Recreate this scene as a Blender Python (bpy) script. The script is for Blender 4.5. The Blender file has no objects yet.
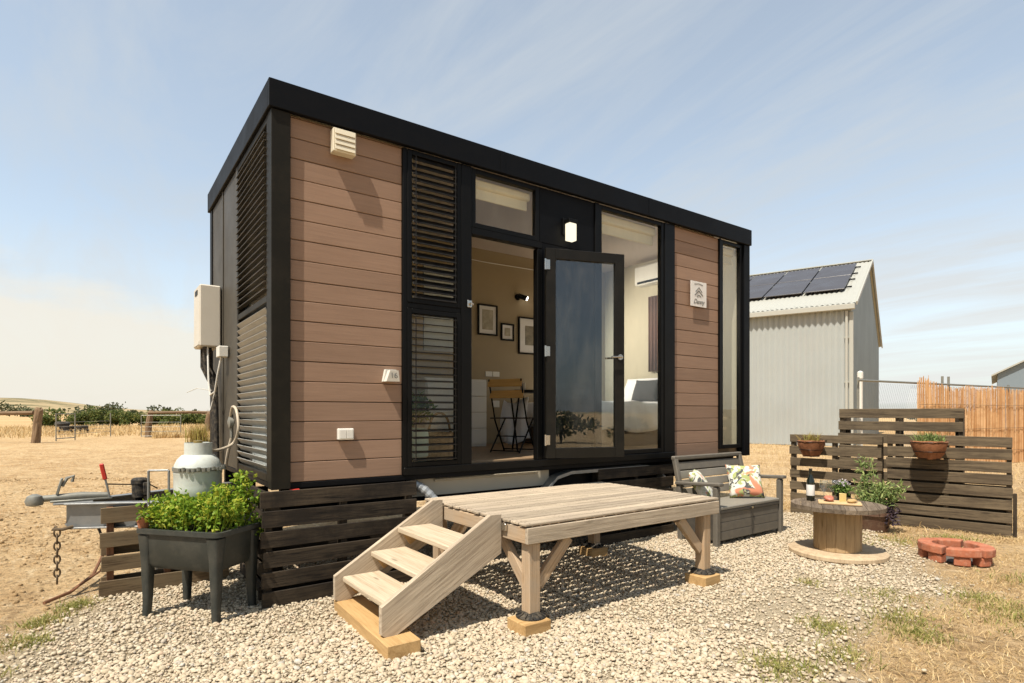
import bpy, bmesh, math, random
import numpy as np
from mathutils import Vector, Matrix, noise as mnoise
random.seed(7); rng = np.random.default_rng(7)
SC = bpy.context.scene
COL = SC.collection
R = math.radians
W = {}          # world offset of every root / part built in world coordinates

# ------------------------------------------------------------------ materials
class NT:
    def __init__(s, name):
        s.m = bpy.data.materials.new(name); s.m.use_nodes = True
        s.t = s.m.node_tree; s.t.nodes.clear()
        s.out = s.n('ShaderNodeOutputMaterial')
    def n(s, typ, **kw):
        nd = s.t.nodes.new(typ)
        for k, v in kw.items():
            if k.startswith('i_'):
                key = k[2:]; key = int(key) if key.isdigit() else key.replace('_', ' ')
                nd.inputs[key].default_value = v
            else: setattr(nd, k, v)
        return nd
    def l(s, a, b): s.t.links.new(a, b)
    def math(s, op, a, b=None, clamp=False):
        nd = s.n('ShaderNodeMath', operation=op); nd.use_clamp = clamp
        for i, v in enumerate((a, b)):
            if v is None: continue
            if isinstance(v, (int, float)): nd.inputs[i].default_value = v
            else: s.l(v, nd.inputs[i])
        return nd.outputs[0]
    def mix(s, fac, a, b, blend='MIX'):
        nd = s.n('ShaderNodeMix', data_type='RGBA', blend_type=blend)
        for i, v in ((0, fac), (6, a), (7, b)):
            if isinstance(v, (int, float)): nd.inputs[i].default_value = v
            elif isinstance(v, tuple): nd.inputs[i].default_value = (*v[:3], 1)
            else: s.l(v, nd.inputs[i])
        return nd.outputs[2]
    def ramp(s, fac, stops):
        nd = s.n('ShaderNodeValToRGB'); e = nd.color_ramp.elements
        while len(e) < len(stops): e.new(.5)
        for q, (p, c) in zip(e, stops):
            q.position = p; q.color = (*c, 1) if isinstance(c, tuple) else (c, c, c, 1)
        s.l(fac, nd.inputs[0]); return nd.outputs[0]
    def noise(s, vec, scale, detail=4, rough=.6, dist=0):
        nd = s.n('ShaderNodeTexNoise'); nd.inputs['Scale'].default_value = scale
        nd.inputs['Detail'].default_value = detail; nd.inputs['Roughness'].default_value = rough
        nd.inputs['Distortion'].default_value = dist
        if vec is not None: s.l(vec, nd.inputs['Vector'])
        return nd.outputs['Fac']
    def mapping(s, vec, scale=(1, 1, 1), rot=(0, 0, 0)):
        nd = s.n('ShaderNodeMapping'); nd.inputs['Scale'].default_value = scale; nd.inputs['Rotation'].default_value = rot
        s.l(vec, nd.inputs['Vector']); return nd.outputs[0]
    def bump(s, h, strength, dist=.01, normal=None):
        nd = s.n('ShaderNodeBump'); nd.inputs['Strength'].default_value = strength; nd.inputs['Distance'].default_value = dist
        s.l(h, nd.inputs['Height'])
        if normal is not None: s.l(normal, nd.inputs['Normal'])
        return nd.outputs[0]
    def bsdf(s, col, rough=.6, metal=0, normal=None, spec=.5, **kw):
        p = s.n('ShaderNodeBsdfPrincipled')
        for k, v in (('Base Color', col), ('Roughness', rough), ('Metallic', metal), ('Specular IOR Level', spec)):
            if isinstance(v, (int, float)): p.inputs[k].default_value = v
            elif isinstance(v, tuple): p.inputs[k].default_value = (*v[:3], 1)
            else: s.l(v, p.inputs[k])
        if normal is not None: s.l(normal, p.inputs['Normal'])
        for k, v in kw.items(): p.inputs[k.replace('_', ' ')].default_value = v
        return p
    def done(s, shader):
        s.l(shader.outputs[0], s.out.inputs['Surface']); return s.m

def M(name, col, rough=.6, metal=0, var=.2, scale=6, col2=None, bump=.15, bscale=60, island=.0, spec=.5, dust=0, dustcol=(.45,.36,.24)):
    k = NT(name); tc = k.n('ShaderNodeTexCoord').outputs['Object']
    f = k.noise(tc, scale, 5, .65)
    f = k.math('MULTIPLY_ADD', f, 1.6); k.t.nodes[-1].inputs[2].default_value = -.3; k.t.nodes[-1].use_clamp = True
    c2 = col2 or tuple(max(0, v*(1-var)) for v in col)
    c = k.mix(f, col, c2)
    if island:
        g = k.n('ShaderNodeNewGeometry').outputs['Random Per Island']
        v = k.math('MULTIPLY_ADD', g, 2*island); k.t.nodes[-1].inputs[2].default_value = 1-island
        cb = k.n('ShaderNodeCombineColor')
        for i in range(3): k.l(v, cb.inputs[i])
        c = k.mix(1., c, cb.outputs[0], 'MULTIPLY')
    if dust:
        d = k.noise(tc, scale*2.3, 6, .7)
        d = k.ramp(d, [(.45, 0.), (.75, 1.)])
        c = k.mix(k.math('MULTIPLY', d, dust), c, dustcol)
    rr = k.math('MULTIPLY_ADD', f, .2, True); k.t.nodes[-1].inputs[2].default_value = max(.02, rough-.1)
    nrm = k.bump(k.noise(tc, bscale, 4), bump, .004) if bump else None
    return k.done(k.bsdf(c, rr, metal, nrm, spec))

def wood(name, light, dark, island=.18, rough=.8, grain=1., bump=.5, stain=None, knots=True, stainamt=.6, screws=False):
    k = NT(name); at = k.n('ShaderNodeAttribute', attribute_name='gc').outputs['Vector']
    g1 = k.noise(k.mapping(at, (1.6, 26*grain, 26*grain)), 1., 6, .7, .6)
    g2 = k.noise(k.mapping(at, (7, 190*grain, 190*grain)), 1., 4, .7)
    f = k.math('ADD', k.math('MULTIPLY', g1, .6), k.math('MULTIPLY', g2, .4))
    c = k.ramp(f, [(.39, dark), (.49, tuple((a*.6+b*.4) for a, b in zip(light, dark))), (.60, light)])
    if knots:
        vn = k.n('ShaderNodeTexVoronoi'); vn.inputs['Scale'].default_value = 1
        k.l(k.mapping(at, (2.3, 9, 9)), vn.inputs['Vector'])
        kn = k.ramp(vn.outputs['Distance'], [(.06, 1.), (.14, 0.)])
        c = k.mix(k.math('MULTIPLY', kn, .65), c, tuple(v*.45 for v in dark))
    if stain:
        s1 = k.noise(at, 2.2, 5, .7)
        c = k.mix(k.math('MULTIPLY', k.ramp(s1, [(.42, 0.), (.62, 1.)]), stainamt), c, stain)
    g = k.n('ShaderNodeNewGeometry').outputs['Random Per Island']
    v = k.math('MULTIPLY_ADD', g, 2*island); k.t.nodes[-1].inputs[2].default_value = 1-island
    cb = k.n('ShaderNodeCombineColor')
    for i in range(3): k.l(v, cb.inputs[i])
    c = k.mix(1., c, cb.outputs[0], 'MULTIPLY')
    if screws:
        oc = k.n('ShaderNodeSeparateXYZ'); k.l(k.n('ShaderNodeTexCoord').outputs['Object'], oc.inputs[0])
        u = k.math('MULTIPLY', k.math('SUBTRACT', k.math('FRACT', k.math('DIVIDE', k.math('ADD', oc.outputs[1], .68), screws/2)), .5), screws/2)
        w = k.math('MULTIPLY', k.math('SUBTRACT', k.math('FRACT', k.math('DIVIDE', k.math('ADD', oc.outputs[0], .945), .3125)), .04), .3125)
        d = k.math('ADD', k.math('MULTIPLY', u, u), k.math('MULTIPLY', w, w))
        c = k.mix(k.math('MULTIPLY', k.math('LESS_THAN', d, .0055**2), .8), c, (.06,.05,.04))
        sp = k.noise(at, 60, 3, .7); c = k.mix(k.math('MULTIPLY', k.ramp(sp, [(.60, 0.), (.70, 1.)]), .5), c, tuple(v*.5 for v in dark))
    return k.done(k.bsdf(c, rough, 0, k.bump(f, bump, .004), .3))

def glass(name, tint=(.965,.98,.97), refl=.8):
    k = NT(name)
    lw = k.n('ShaderNodeLayerWeight'); lw.inputs['Blend'].default_value = .5
    f5 = k.math('POWER', lw.outputs['Facing'], 4.)
    fr = k.math('MULTIPLY_ADD', f5, .9); k.t.nodes[-1].inputs[2].default_value = .035
    tr = k.n('ShaderNodeBsdfTransparent'); tr.inputs['Color'].default_value = (*tint, 1)
    tc = k.n('ShaderNodeTexCoord').outputs['Object']
    gl = k.n('ShaderNodeBsdfGlossy'); k.l(k.bump(k.noise(tc, 2.2, 3, .5), .016, .05), gl.inputs['Normal']); gl.inputs['Roughness'].default_value = .004; gl.inputs['Color'].default_value = (.95,.97,1,1)
    mx = k.n('ShaderNodeMixShader'); k.l(k.math('MULTIPLY', fr, refl, True), mx.inputs[0])
    k.l(tr.outputs[0], mx.inputs[1]); k.l(gl.outputs[0], mx.inputs[2])
    df = k.n('ShaderNodeBsdfDiffuse'); df.inputs['Color'].default_value = (.6, .57, .5, 1); m2 = k.n('ShaderNodeMixShader')
    k.l(k.math('MULTIPLY', k.ramp(k.noise(k.mapping(tc, (1, 1, .35)), 5, 6, .7), [(.45, 0.), (.75, 1.)]), .05), m2.inputs[0]); k.l(mx.outputs[0], m2.inputs[1]); k.l(df.outputs[0], m2.inputs[2])
    return k.done(m2)

def leaf(name, c1, c2, c3=None, trans=.35, rough=.55):
    k = NT(name); g = k.n('ShaderNodeNewGeometry').outputs['Random Per Island']
    c = k.ramp(g, [(0., c1), (.6, c2), (1., c3 or c2)])
    d = k.bsdf(c, rough, 0, None, .3)
    t = k.n('ShaderNodeBsdfTranslucent'); k.l(c, t.inputs['Color'])
    mx = k.n('ShaderNodeMixShader'); mx.inputs[0].default_value = trans
    k.l(d.outputs[0], mx.inputs[1]); k.l(t.outputs[0], mx.inputs[2]); return k.done(mx)

def emit(name, col, st):
    k = NT(name); e = k.n('ShaderNodeEmission'); e.inputs['Color'].default_value = (*col, 1); e.inputs['Strength'].default_value = st
    return k.done(e)

BLACK = M('black powder coat', (.004,.0045,.006), .5, 0, .25, 3, bump=.04, bscale=200, dust=.004, spec=.12)
BLACKS = M('black satin frame', (.004,.004,.004), .4, 0, .2, 4, bump=.03, dust=.004, spec=.16)
BRONZE = M('dark bronze panel', (.014,.0125,.009), .5, 0, .2, 2, bump=.05, dust=.02, spec=.15)
BRONZEP = M('olive bronze end sheet', (.055,.048,.036), .5, 0, .2, 2, bump=.05, dust=.05, spec=.3)
DOORM = M('dark door frame', (.009,.008,.006), .42, 0, .2, 3, bump=.03, dust=.015, spec=.25)
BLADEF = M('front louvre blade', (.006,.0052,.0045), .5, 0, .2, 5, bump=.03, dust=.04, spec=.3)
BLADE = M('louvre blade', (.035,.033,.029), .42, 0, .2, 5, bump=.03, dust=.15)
BLADELIT = M('sunlit dusty louvre blade', (.34,.34,.32), .4, 0, .2, 5, bump=.03, dust=.05)  # same blades as above, the light they catch put into a paler colour
CLAD = None
def clad():
    k = NT('brown composite cladding'); tc = k.n('ShaderNodeAttribute', attribute_name='gc').outputs['Vector']
    f = k.math('ADD', k.math('MULTIPLY', k.noise(k.mapping(tc, (3, 70, 70)), 1., 5, .65), .6), k.math('MULTIPLY', k.noise(k.mapping(tc, (1.2, 3, 3)), 1., 3), .4))
    c = k.ramp(f, [(.3, (.24,.150,.100)), (.7, (.318,.206,.142))])
    g = k.n('ShaderNodeNewGeometry').outputs['Random Per Island']
    v = k.math('MULTIPLY_ADD', g, .2); k.t.nodes[-1].inputs[2].default_value = .9
    cb = k.n('ShaderNodeCombineColor')
    for i in range(3): k.l(v, cb.inputs[i])
    c = k.mix(1., c, cb.outputs[0], 'MULTIPLY')
    gr = k.noise(k.mapping(tc, (6, 180, 180)), 1., 3)
    return k.done(k.bsdf(c, .62, 0, k.bump(gr, .35, .002), .35))
CLAD = clad()
WHITE = M('white plastic', (.72,.70,.64), .4, 0, .06, 5, bump=.02)
CREAM = M('cream plastic', (.74,.68,.53), .45, 0, .12, 5, bump=.03, dust=.1)
HEATER = M('heater enamel', (.62,.58,.50), .4, 0, .1, 3, bump=.03, dust=.12)
WALLIN = M('khaki painted wall', (.34,.27,.17), .8, 0, .06, 2, bump=.08, bscale=150)
WALLIN2 = M('pale olive painted wall', (.52,.47,.35), .8, 0, .06, 2, bump=.08, bscale=150)
CEIL = M('ceiling board', (.50,.42,.35), .8, 0, .06, 2, bump=.03)
BLIND = M('cream roller blind', (.80,.70,.50), .8, 0, .08, 4, bump=.1, bscale=300)
FLOORW = wood('interior oak floor', (.32,.22,.13), (.2,.13,.075), .12, .5, 1., .1)
DECKW = wood('weathered deck timber', (.57,.475,.355), (.235,.18,.125), .14, .85, 2.0, 1., stain=(.37,.305,.23))
DECKB = wood('weathered deck boards', (.56,.465,.345), (.22,.17,.12), .24, .85, 2.0, 1., stain=(.36,.295,.225), screws=.09)
DECKP = wood('warm pine framing', (.54,.39,.245), (.33,.21,.115), .12, .8, 2., .4, stain=(.40,.33,.25), stainamt=.7)
PINE = wood('fresh pine timber', (.55,.36,.165), (.36,.215,.085), .08, .7, .7, .3, knots=False)
TREAD = wood('sun bleached tread', (.60,.50,.37), (.38,.295,.195), .08, .8, 2., .4)
DARKP = wood('dark stained pallet board', (.09,.066,.042), (.007,.005,.0035), .5, .75, 1., .7, stain=(.014,.01,.007), stainamt=.8)
PALW = wood('brown pallet board', (.23,.165,.095), (.07,.046,.026), .25, .8, 1., .7, stain=(.20,.16,.10))
PALG = wood('weathered grey brown pallet board', (.21,.16,.10), (.05,.036,.023), .35, .85, 1., .8, stain=(.085,.062,.04))
REDP = wood('reddish pallet block', (.24,.115,.06), (.11,.05,.025), .2, .8, 1., .5)
SPOOLT = wood('grey spool top', (.20,.155,.11), (.07,.05,.034), .25, .85, 1., .6)
SPOOLD = wood('spool drum stave', (.46,.325,.18), (.28,.185,.095), .09, .8, .8, .5)
SPOOLB = wood('spool base', (.53,.41,.27), (.33,.24,.15), .1, .8, .8, .5)
POSTW = wood('old fence timber', (.24,.165,.10), (.12,.075,.045), .2, .9, .6, .8)
GALV = M('galvanised steel', (.30,.31,.31), .48, .55, .3, 12, bump=.08, bscale=30, dust=.12)
GALVD = M('dull zinc casting', (.30,.30,.265), .55, .5, .35, 18, bump=.2, dust=.2)
RUST = M('rusty chain steel', (.16,.115,.07), .6, .5, .4, 40, bump=.2)
STEEL = M('polished steel', (.6,.58,.54), .25, 1, .1, 10, bump=0)
REDPL = M('red plastic', (.55,.035,.02), .4, 0, .1, 8, bump=.03)
TANKW = M('white gas bottle paint', (.62,.66,.62), .4, 0, .16, 5, bump=.08, bscale=40, dust=.4, dustcol=(.33,.27,.19))
PLANTER = M('dark green grey resin', (.034,.038,.033), .55, 0, .3, 3, bump=.1, bscale=90, dust=.22, dustcol=(.2,.18,.14))
SOIL = M('soil', (.05,.032,.02), .95, 0, .4, 20, bump=.8, bscale=40)
BENCH = M('taupe resin wood grain', (.135,.12,.098), .6, 0, .2, 5, bump=.15, bscale=70, dust=.12)
BENCHD = M('dark taupe resin', (.06,.054,.046), .55, 0, .2, 5, bump=.15, bscale=70, dust=.08)
BENCHL = M('pale taupe resin', (.235,.215,.18), .6, 0, .15, 5, bump=.15, bscale=70, dust=.12)
RUBBER = M('tyre rubber', (.014,.013,.012), .8, 0, .4, 12, bump=.3, bscale=40, dust=.3)
TERRA = M('terracotta', (.40,.15,.07), .8, 0, .3, 8, bump=.2)
COIR = M('coir liner', (.30,.12,.05), .95, 0, .45, 25, bump=1., bscale=70)
BRICK = M('red fire ring brick', (.52,.175,.085), .85, 0, .35, 9, col2=(.28,.08,.04), bump=.9, bscale=28, island=.2, dust=.5, dustcol=(.55,.34,.24))
POTB = M('brown pot', (.12,.06,.035), .7, 0, .3, 8, bump=.2, dust=.2)
CREAMW = M('off white steel sheet', (.50,.455,.36), .6, 0, .08, 2, bump=.02, dust=.06)
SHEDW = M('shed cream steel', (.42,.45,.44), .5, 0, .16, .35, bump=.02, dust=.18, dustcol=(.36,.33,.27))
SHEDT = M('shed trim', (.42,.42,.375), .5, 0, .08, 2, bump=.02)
SHEDG = M('shed end steel toned for shade', (.22,.265,.285), .5, 0, .08, .6, bump=.02)  # gable's shade put into the colour, darker and bluer than the long wall
SHEDB = M('blue grey steel', (.20,.25,.29), .5, 0, .1, .4, bump=.02)
SOLAR = M('solar glass', (.055,.047,.047), .3, 0, .15, .7, bump=0, spec=.35)
REED = None
def reedmat():
    k = NT('orange bamboo reed'); g = k.n('ShaderNodeNewGeometry').outputs['Random Per Island']
    c = k.ramp(g, [(0., (.36,.18,.07)), (.5, (.54,.31,.14)), (1., (.70,.48,.27))])
    tc = k.n('ShaderNodeTexCoord').outputs['Object']
    n1 = k.noise(k.mapping(tc, (3, 3, 5)), 1., 4)
    c = k.mix(k.math('MULTIPLY', k.ramp(n1, [(.45, 0.), (.7, 1.)]), .5), c, (.36,.165,.06))
    return k.done(k.bsdf(c, .7, 0, None, .3))
REED = reedmat()
GLASS = glass('window glass'); DGLASS = glass('door glass', (.88,.91,.92), 2.2)
BOTTLE = M('dark wine bottle glass', (.008,.012,.008), .08, 0, .1, 3, bump=0, spec=.8)
CLEARG = glass('drinking glass', (.93,.95,.95), 2)
LABELW = M('paper label', (.75,.73,.70), .8, 0, .08, 12, bump=.02)
INKG = M('faded grey ink', (.13,.13,.12), .7, 0, .1, 10, bump=0)
INK = M('dark ink', (.03,.03,.028), .7, 0, .1, 10, bump=0)
PHOTO1 = M('print with grey brown shapes', (.40,.36,.27), .6, 0, .3, 9, col2=(.08,.07,.05), bump=0)
PHOTO2 = M('pale print', (.55,.50,.40), .6, 0, .3, 14, col2=(.2,.18,.12), bump=0)
FABG = M('charcoal linen', (.075,.075,.078), .9, 0, .2, 10, bump=.3, bscale=300)
FABW = M('white bed linen', (.86,.86,.87), .9, 0, .05, 4, bump=.2, bscale=120)
FABB = M('dusty curtain', (.22,.13,.10), .9, 0, .2, 6, bump=.2)
WICK = M('wicker', (.30,.19,.09), .8, 0, .5, 40, bump=.8, bscale=90)
DUCT = M('grey ribbed duct', (.40,.42,.43), .4, .5, .15, 8, bump=.03)
MINT = M('pale mint plastic', (.50,.66,.55), .5, 0, .08, 5, bump=0)
BOARDW = wood('light chopping board', (.62,.45,.25), (.5,.34,.17), .05, .7, 1., .1, knots=False)
MEAT = M('cured meat', (.34,.06,.03), .5, 0, .5, 60, col2=(.55,.25,.17), bump=.3)
CHEESE = M('cheese', (.75,.58,.24), .5, 0, .1, 20, bump=.1)
BARK = M('bark', (.10,.075,.05), .9, 0, .4, 10, bump=.8, bscale=30)
SHEER = leaf('sheer white blind', (.62,.62,.58), (.62,.62,.58), None, .45, .9)
LAMPM = emit('lit lamp diffuser', (1., .90, .66), 1.0)
SPOTM = emit('lit spot lens', (1., .95, .85), 9.)
HERB = leaf('herb leaves', (.12,.23,.02), (.27,.40,.04), (.55,.54,.07), .45)
SILVER = leaf('silvery green leaves', (.10,.16,.045), (.24,.31,.10), (.42,.46,.18), .3)
GERAN = leaf('fresh green leaves', (.05,.12,.02), (.13,.22,.04), (.25,.33,.09), .35)
PETAL = leaf('pale lilac petals', (.6,.55,.6), (.75,.70,.72), (.7,.6,.65), .3)
PURPLE = leaf('dark purple leaves', (.03,.02,.03), (.07,.045,.06), (.10,.08,.09), .2)
DRYPL = leaf('dry olive stems', (.30,.20,.07), (.38,.30,.09), (.30,.32,.08), .3)
HEDGEM = leaf('hedge leaves', (.055,.085,.02), (.14,.18,.045), (.30,.29,.09), .35)
FARTR = leaf('distant dark tree leaves', (.045,.062,.03), (.075,.09,.04), (.10,.11,.05), .2)
SHRUBM = leaf('shrub leaves', (.02,.035,.01), (.045,.065,.018), (.08,.10,.03), .2)
STRAW = leaf('straw grass', (.50,.35,.16), (.67,.50,.26), (.77,.62,.36), .3)
STRAWL = leaf('reddish dry grass', (.38,.21,.08), (.55,.34,.14), (.66,.45,.2), .3)
GREENG = leaf('green grass', (.17,.20,.04), (.34,.33,.10), (.60,.48,.22), .35)

# ------------------------------------------------------------------ mesh builder
class MB:
    def __init__(s): s.v = []; s.f = []; s.g = []; s.m = Matrix.Identity(4); s.nb = 0
    def add(s, vs, fs, gc=None):
        o = len(s.v); s.v += [s.m @ Vector(p) for p in vs]
        s.f += [tuple(i+o for i in q) for q in fs]
        s.nb += 1; sh = Vector((random.random()*40, random.random()*40, random.random()*40))
        if gc is None: gc = vs
        s.g += [Vector(p)+sh for p in gc]
    def box(s, c, size, rot=None, bev=.004, long=None):
        hx = [max(1e-4, q/2) for q in size]; b = min(bev, .45*min(hx)); c = Vector(c)
        rm = rot if rot is not None else Matrix.Identity(3)
        vs = []; idx = {}
        for sx in (-1, 1):
            for sy in (-1, 1):
                for sz in (-1, 1):
                    for a in range(3):
                        p = [sx*(hx[0]-b), sy*(hx[1]-b), sz*(hx[2]-b)]
                        p[a] = (sx, sy, sz)[a]*hx[a]; idx[(sx, sy, sz, a)] = len(vs); vs.append(p)
        fs = []
        for a in range(3):
            u, w = (a+1) % 3, (a+2) % 3
            for sg in (-1, 1):
                q = []
                for (su, sw) in ((-1, -1), (1, -1), (1, 1), (-1, 1)):
                    t = [0, 0, 0]; t[a] = sg; t[u] = su; t[w] = sw; q.append(idx[(*t, a)])
                fs.append(tuple(q if sg > 0 else q[::-1]))
        for a in range(3):     # edges along axis a
            u, w = (a+1) % 3, (a+2) % 3
            for su in (-1, 1):
                for sw in (-1, 1):
                    def I(sa, ax):
                        t = [0, 0, 0]; t[a] = sa; t[u] = su; t[w] = sw; return idx[(*t, ax)]
                    q = (I(-1, u), I(1, u), I(1, w), I(-1, w)); fs.append(q if su*sw < 0 else q[::-1])
        for sx in (-1, 1):
            for sy in (-1, 1):
                for sz in (-1, 1):
                    q = tuple(idx[(sx, sy, sz, a)] for a in range(3)); fs.append(q if sx*sy*sz > 0 else q[::-1])
        la = long if long is not None else max(range(3), key=lambda i: hx[i])
        o1, o2 = [i for i in range(3) if i != la]
        s.add([c + rm @ Vector(p) for p in vs], fs, [(p[la], p[o1], p[o2]) for p in vs])
    def bar(s, a, b, w, h, up=(0, 0, 1), bev=.004):
        a, b = Vector(a), Vector(b); x = (b-a).normalized(); u = Vector(up)
        y = u.cross(x).normalized(); z = x.cross(y)
        s.box((a+b)/2, ((b-a).length, w, h), Matrix((x, y, z)).transposed(), bev, 0)
    def tube(s, pts, r, n=8, cap=True, r2=None):
        pts = [Vector(p) for p in pts]; vs = []; fs = []; gc = []; L = 0
        t0 = (pts[1]-pts[0]).normalized(); ref = Vector((0, 0, 1)) if abs(t0.z) < .9 else Vector((1, 0, 0))
        nn = t0.cross(ref).normalized()
        for i, p in enumerate(pts):
            t = (pts[min(i+1, len(pts)-1)]-pts[max(i-1, 0)]).normalized()
            nn = (nn - t*nn.dot(t)).normalized(); bb = t.cross(nn)
            if i: L += (p-pts[i-1]).length
            rr = r if r2 is None else r+(r2-r)*i/(len(pts)-1)
            if isinstance(r, (list, tuple)): rr = r[i]
            for j in range(n):
                a = 2*math.pi*j/n; vs.append(p+nn*math.cos(a)*rr+bb*math.sin(a)*rr); gc.append((L, math.cos(a)*rr, math.sin(a)*rr))
        for i in range(len(pts)-1):
            for j in range(n):
                k = (j+1) % n; fs.append((i*n+j, i*n+k, (i+1)*n+k, (i+1)*n+j))
        if cap: fs.append(tuple(range(n))[::-1]); fs.append(tuple(range((len(pts)-1)*n, len(pts)*n)))
        s.add(vs, fs, gc)
    def lathe(s, prof, c, n=24, ax=2):
        vs = []; fs = []; gc = []; c = Vector(c)
        for (r, z) in prof:
            for j in range(n):
                a = 2*math.pi*j/n; p = [r*math.cos(a), r*math.sin(a), z]
                if ax == 0: p = [p[2], p[0], p[1]]
                if ax == 1: p = [p[0], p[2], p[1]]
                vs.append(c+Vector(p)); gc.append((z, r*math.cos(a), r*math.sin(a)))
        m = len(prof)
        for i in range(m-1):
            for j in range(n):
                k = (j+1) % n; fs.append((i*n+j, i*n+k, (i+1)*n+k, (i+1)*n+j))
        fs.append(tuple(range(n))[::-1]); fs.append(tuple(range((m-1)*n, m*n)))
        s.add(vs, fs, gc)
    def prism(s, poly, d):
        d = Vector(d); poly = [Vector(p) for p in poly]; n = len(poly)
        s.add(poly+[p+d for p in poly], [tuple(range(n))[::-1], tuple(range(n, 2*n))]+[(i, (i+1) % n, (i+1) % n+n, i+n) for i in range(n)])
    def build(s, name, mat, parent=None, org=None, smooth=False, recalc=True, kind=None):
        if org is None: org = W.get(parent, Vector((0, 0, 0))) if parent else Vector((0, 0, 0))
        org = Vector(org)
        me = bpy.data.meshes.new(name); me.from_pydata([tuple(p-org) for p in s.v], [], s.f)
        at = me.attributes.new('gc', 'FLOAT_VECTOR', 'POINT')
        at.data.foreach_set('vector', np.array([tuple(q) for q in s.g], dtype=np.float32).ravel())
        if recalc:
            bm = bmesh.new(); bm.from_mesh(me); bmesh.ops.recalc_face_normals(bm, faces=bm.faces); bm.to_mesh(me); bm.free()
        if smooth:
            for p in me.polygons: p.use_smooth = True
            if smooth != 'all':
                try: me.set_sharp_from_angle(angle=R(40))
                except Exception: pass
        me.materials.append(mat)
        o = bpy.data.objects.new(name, me); COL.objects.link(o)
        if parent: o.parent = parent; W[o] = org
        else: o.location = org; W[o] = org
        if kind: o['kind'] = kind
        return o

def fast_mesh(name, verts, tris, mat, parent=None, org=(0, 0, 0), smooth=False):
    me = bpy.data.meshes.new(name); nv, nt = len(verts), len(tris); k = tris.shape[1]
    org = W.get(parent, Vector(org)) if parent else Vector(org)
    verts = verts - np.array(tuple(org))
    me.vertices.add(nv); me.vertices.foreach_set('co', verts.astype(np.float32).ravel())
    me.loops.add(nt*k); me.loops.foreach_set('vertex_index', tris.astype(np.int32).ravel())
    me.polygons.add(nt); me.polygons.foreach_set('loop_start', np.arange(0, nt*k, k, dtype=np.int32))
    me.polygons.foreach_set('use_smooth', np.full(nt, bool(smooth)))
    me.update(calc_edges=True); me.validate()
    me.materials.append(mat); o = bpy.data.objects.new(name, me); COL.objects.link(o)
    if parent: o.parent = parent
    else: o.location = org
    W[o] = org
    return o

def tag(o, label, cat, group=None, kind=None):
    if label: o['label'] = label
    if cat: o['category'] = cat
    if group: o['group'] = group
    if kind: o['kind'] = kind
    return o
def thing(name, label, cat, loc=(0, 0, 0), rz=0, group=None, world=False):
    o = bpy.data.objects.new(name, None); COL.objects.link(o); o.empty_display_size = .1
    o.location = loc; o.rotation_euler = (0, 0, rz)
    if world: W[o] = Vector(loc)
    return tag(o, label, cat, group)
def dup(root, loc, rz, label=None, group=None):
    def cp(o, par):
        c = o.copy(); COL.objects.link(c); c.parent = par
        for ch in kids.get(o, []): cp(ch, c)
        return c
    kids = {}
    for o in COL.objects:
        if o.parent: kids.setdefault(o.parent, []).append(o)
    r = cp(root, None); r.location = loc; r.rotation_euler = (0, 0, rz)
    if label: r['label'] = label
    if group: r['group'] = group
    return r

def leaves(name, pts, mat, size=.03, parent=None, org=(0, 0, 0), aspect=.55, up=.4, jit=.4):
    """one bent leaf (two quads) at each point"""
    pts = np.asarray(pts, float); n = len(pts)
    a = rng.normal(size=(n, 3)); a[:, 2] += up*0; a /= np.linalg.norm(a, axis=1)[:, None]
    nrm = rng.normal(size=(n, 3)); nrm[:, 2] += up*2; nrm -= a*np.sum(a*nrm, 1)[:, None]; nrm /= np.linalg.norm(nrm, axis=1)[:, None]
    b = np.cross(nrm, a); sz = size*(1+jit*rng.uniform(-1, 1, n))[:, None]
    L = a*sz; Bv = b*sz*aspect*.5; D = nrm*sz*.12
    v = np.stack([pts, pts+L*.5+Bv-D, pts+L-D*2, pts+L*.5-Bv-D, pts+L*.45+D*.6], 1).reshape(-1, 3)
    o = np.arange(n)[:, None]*5
    t = np.concatenate([o+np.array([[0, 1, 4]]), o+np.array([[1, 2, 4]]), o+np.array([[0, 4, 3]]), o+np.array([[4, 2, 3]])], 1).reshape(-1, 3)
    return fast_mesh(name, v, t, mat, parent, org)

def blades(name, pts, mat, h=.08, w=.006, lean=.5, parent=None, org=(0, 0, 0), hj=.5):
    pts = np.asarray(pts, float); n = len(pts)
    ang = rng.uniform(0, 6.283, n); hh = h*(1+hj*rng.uniform(-1, 1, n)); le = lean*rng.uniform(.2, 1.3, n)
    d = np.stack([np.cos(ang), np.sin(ang), np.zeros(n)], 1); q = np.stack([-np.sin(ang), np.cos(ang), np.zeros(n)], 1)
    q2 = rng.uniform(0, 6.283, n); q = np.stack([np.cos(q2), np.sin(q2), np.zeros(n)], 1)
    z = np.array([[0, 0, 1.]])
    m = pts + d*(hh*le*.35)[:, None] + z*(hh*.55)[:, None]; tip = pts + d*(hh*le)[:, None] + z*(hh*(1-.3*np.minimum(le, 1)))[:, None]
    wv = q*w*.5
    v = np.stack([pts-wv, pts+wv, m-wv*.8, m+wv*.8, tip], 1).reshape(-1, 3); o = np.arange(n)[:, None]*5
    t = np.concatenate([o+np.array([[0, 1, 3]]), o+np.array([[0, 3, 2]]), o+np.array([[2, 3, 4]])], 1).reshape(-1, 3)
    return fast_mesh(name, v, t, mat, parent, org)

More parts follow.
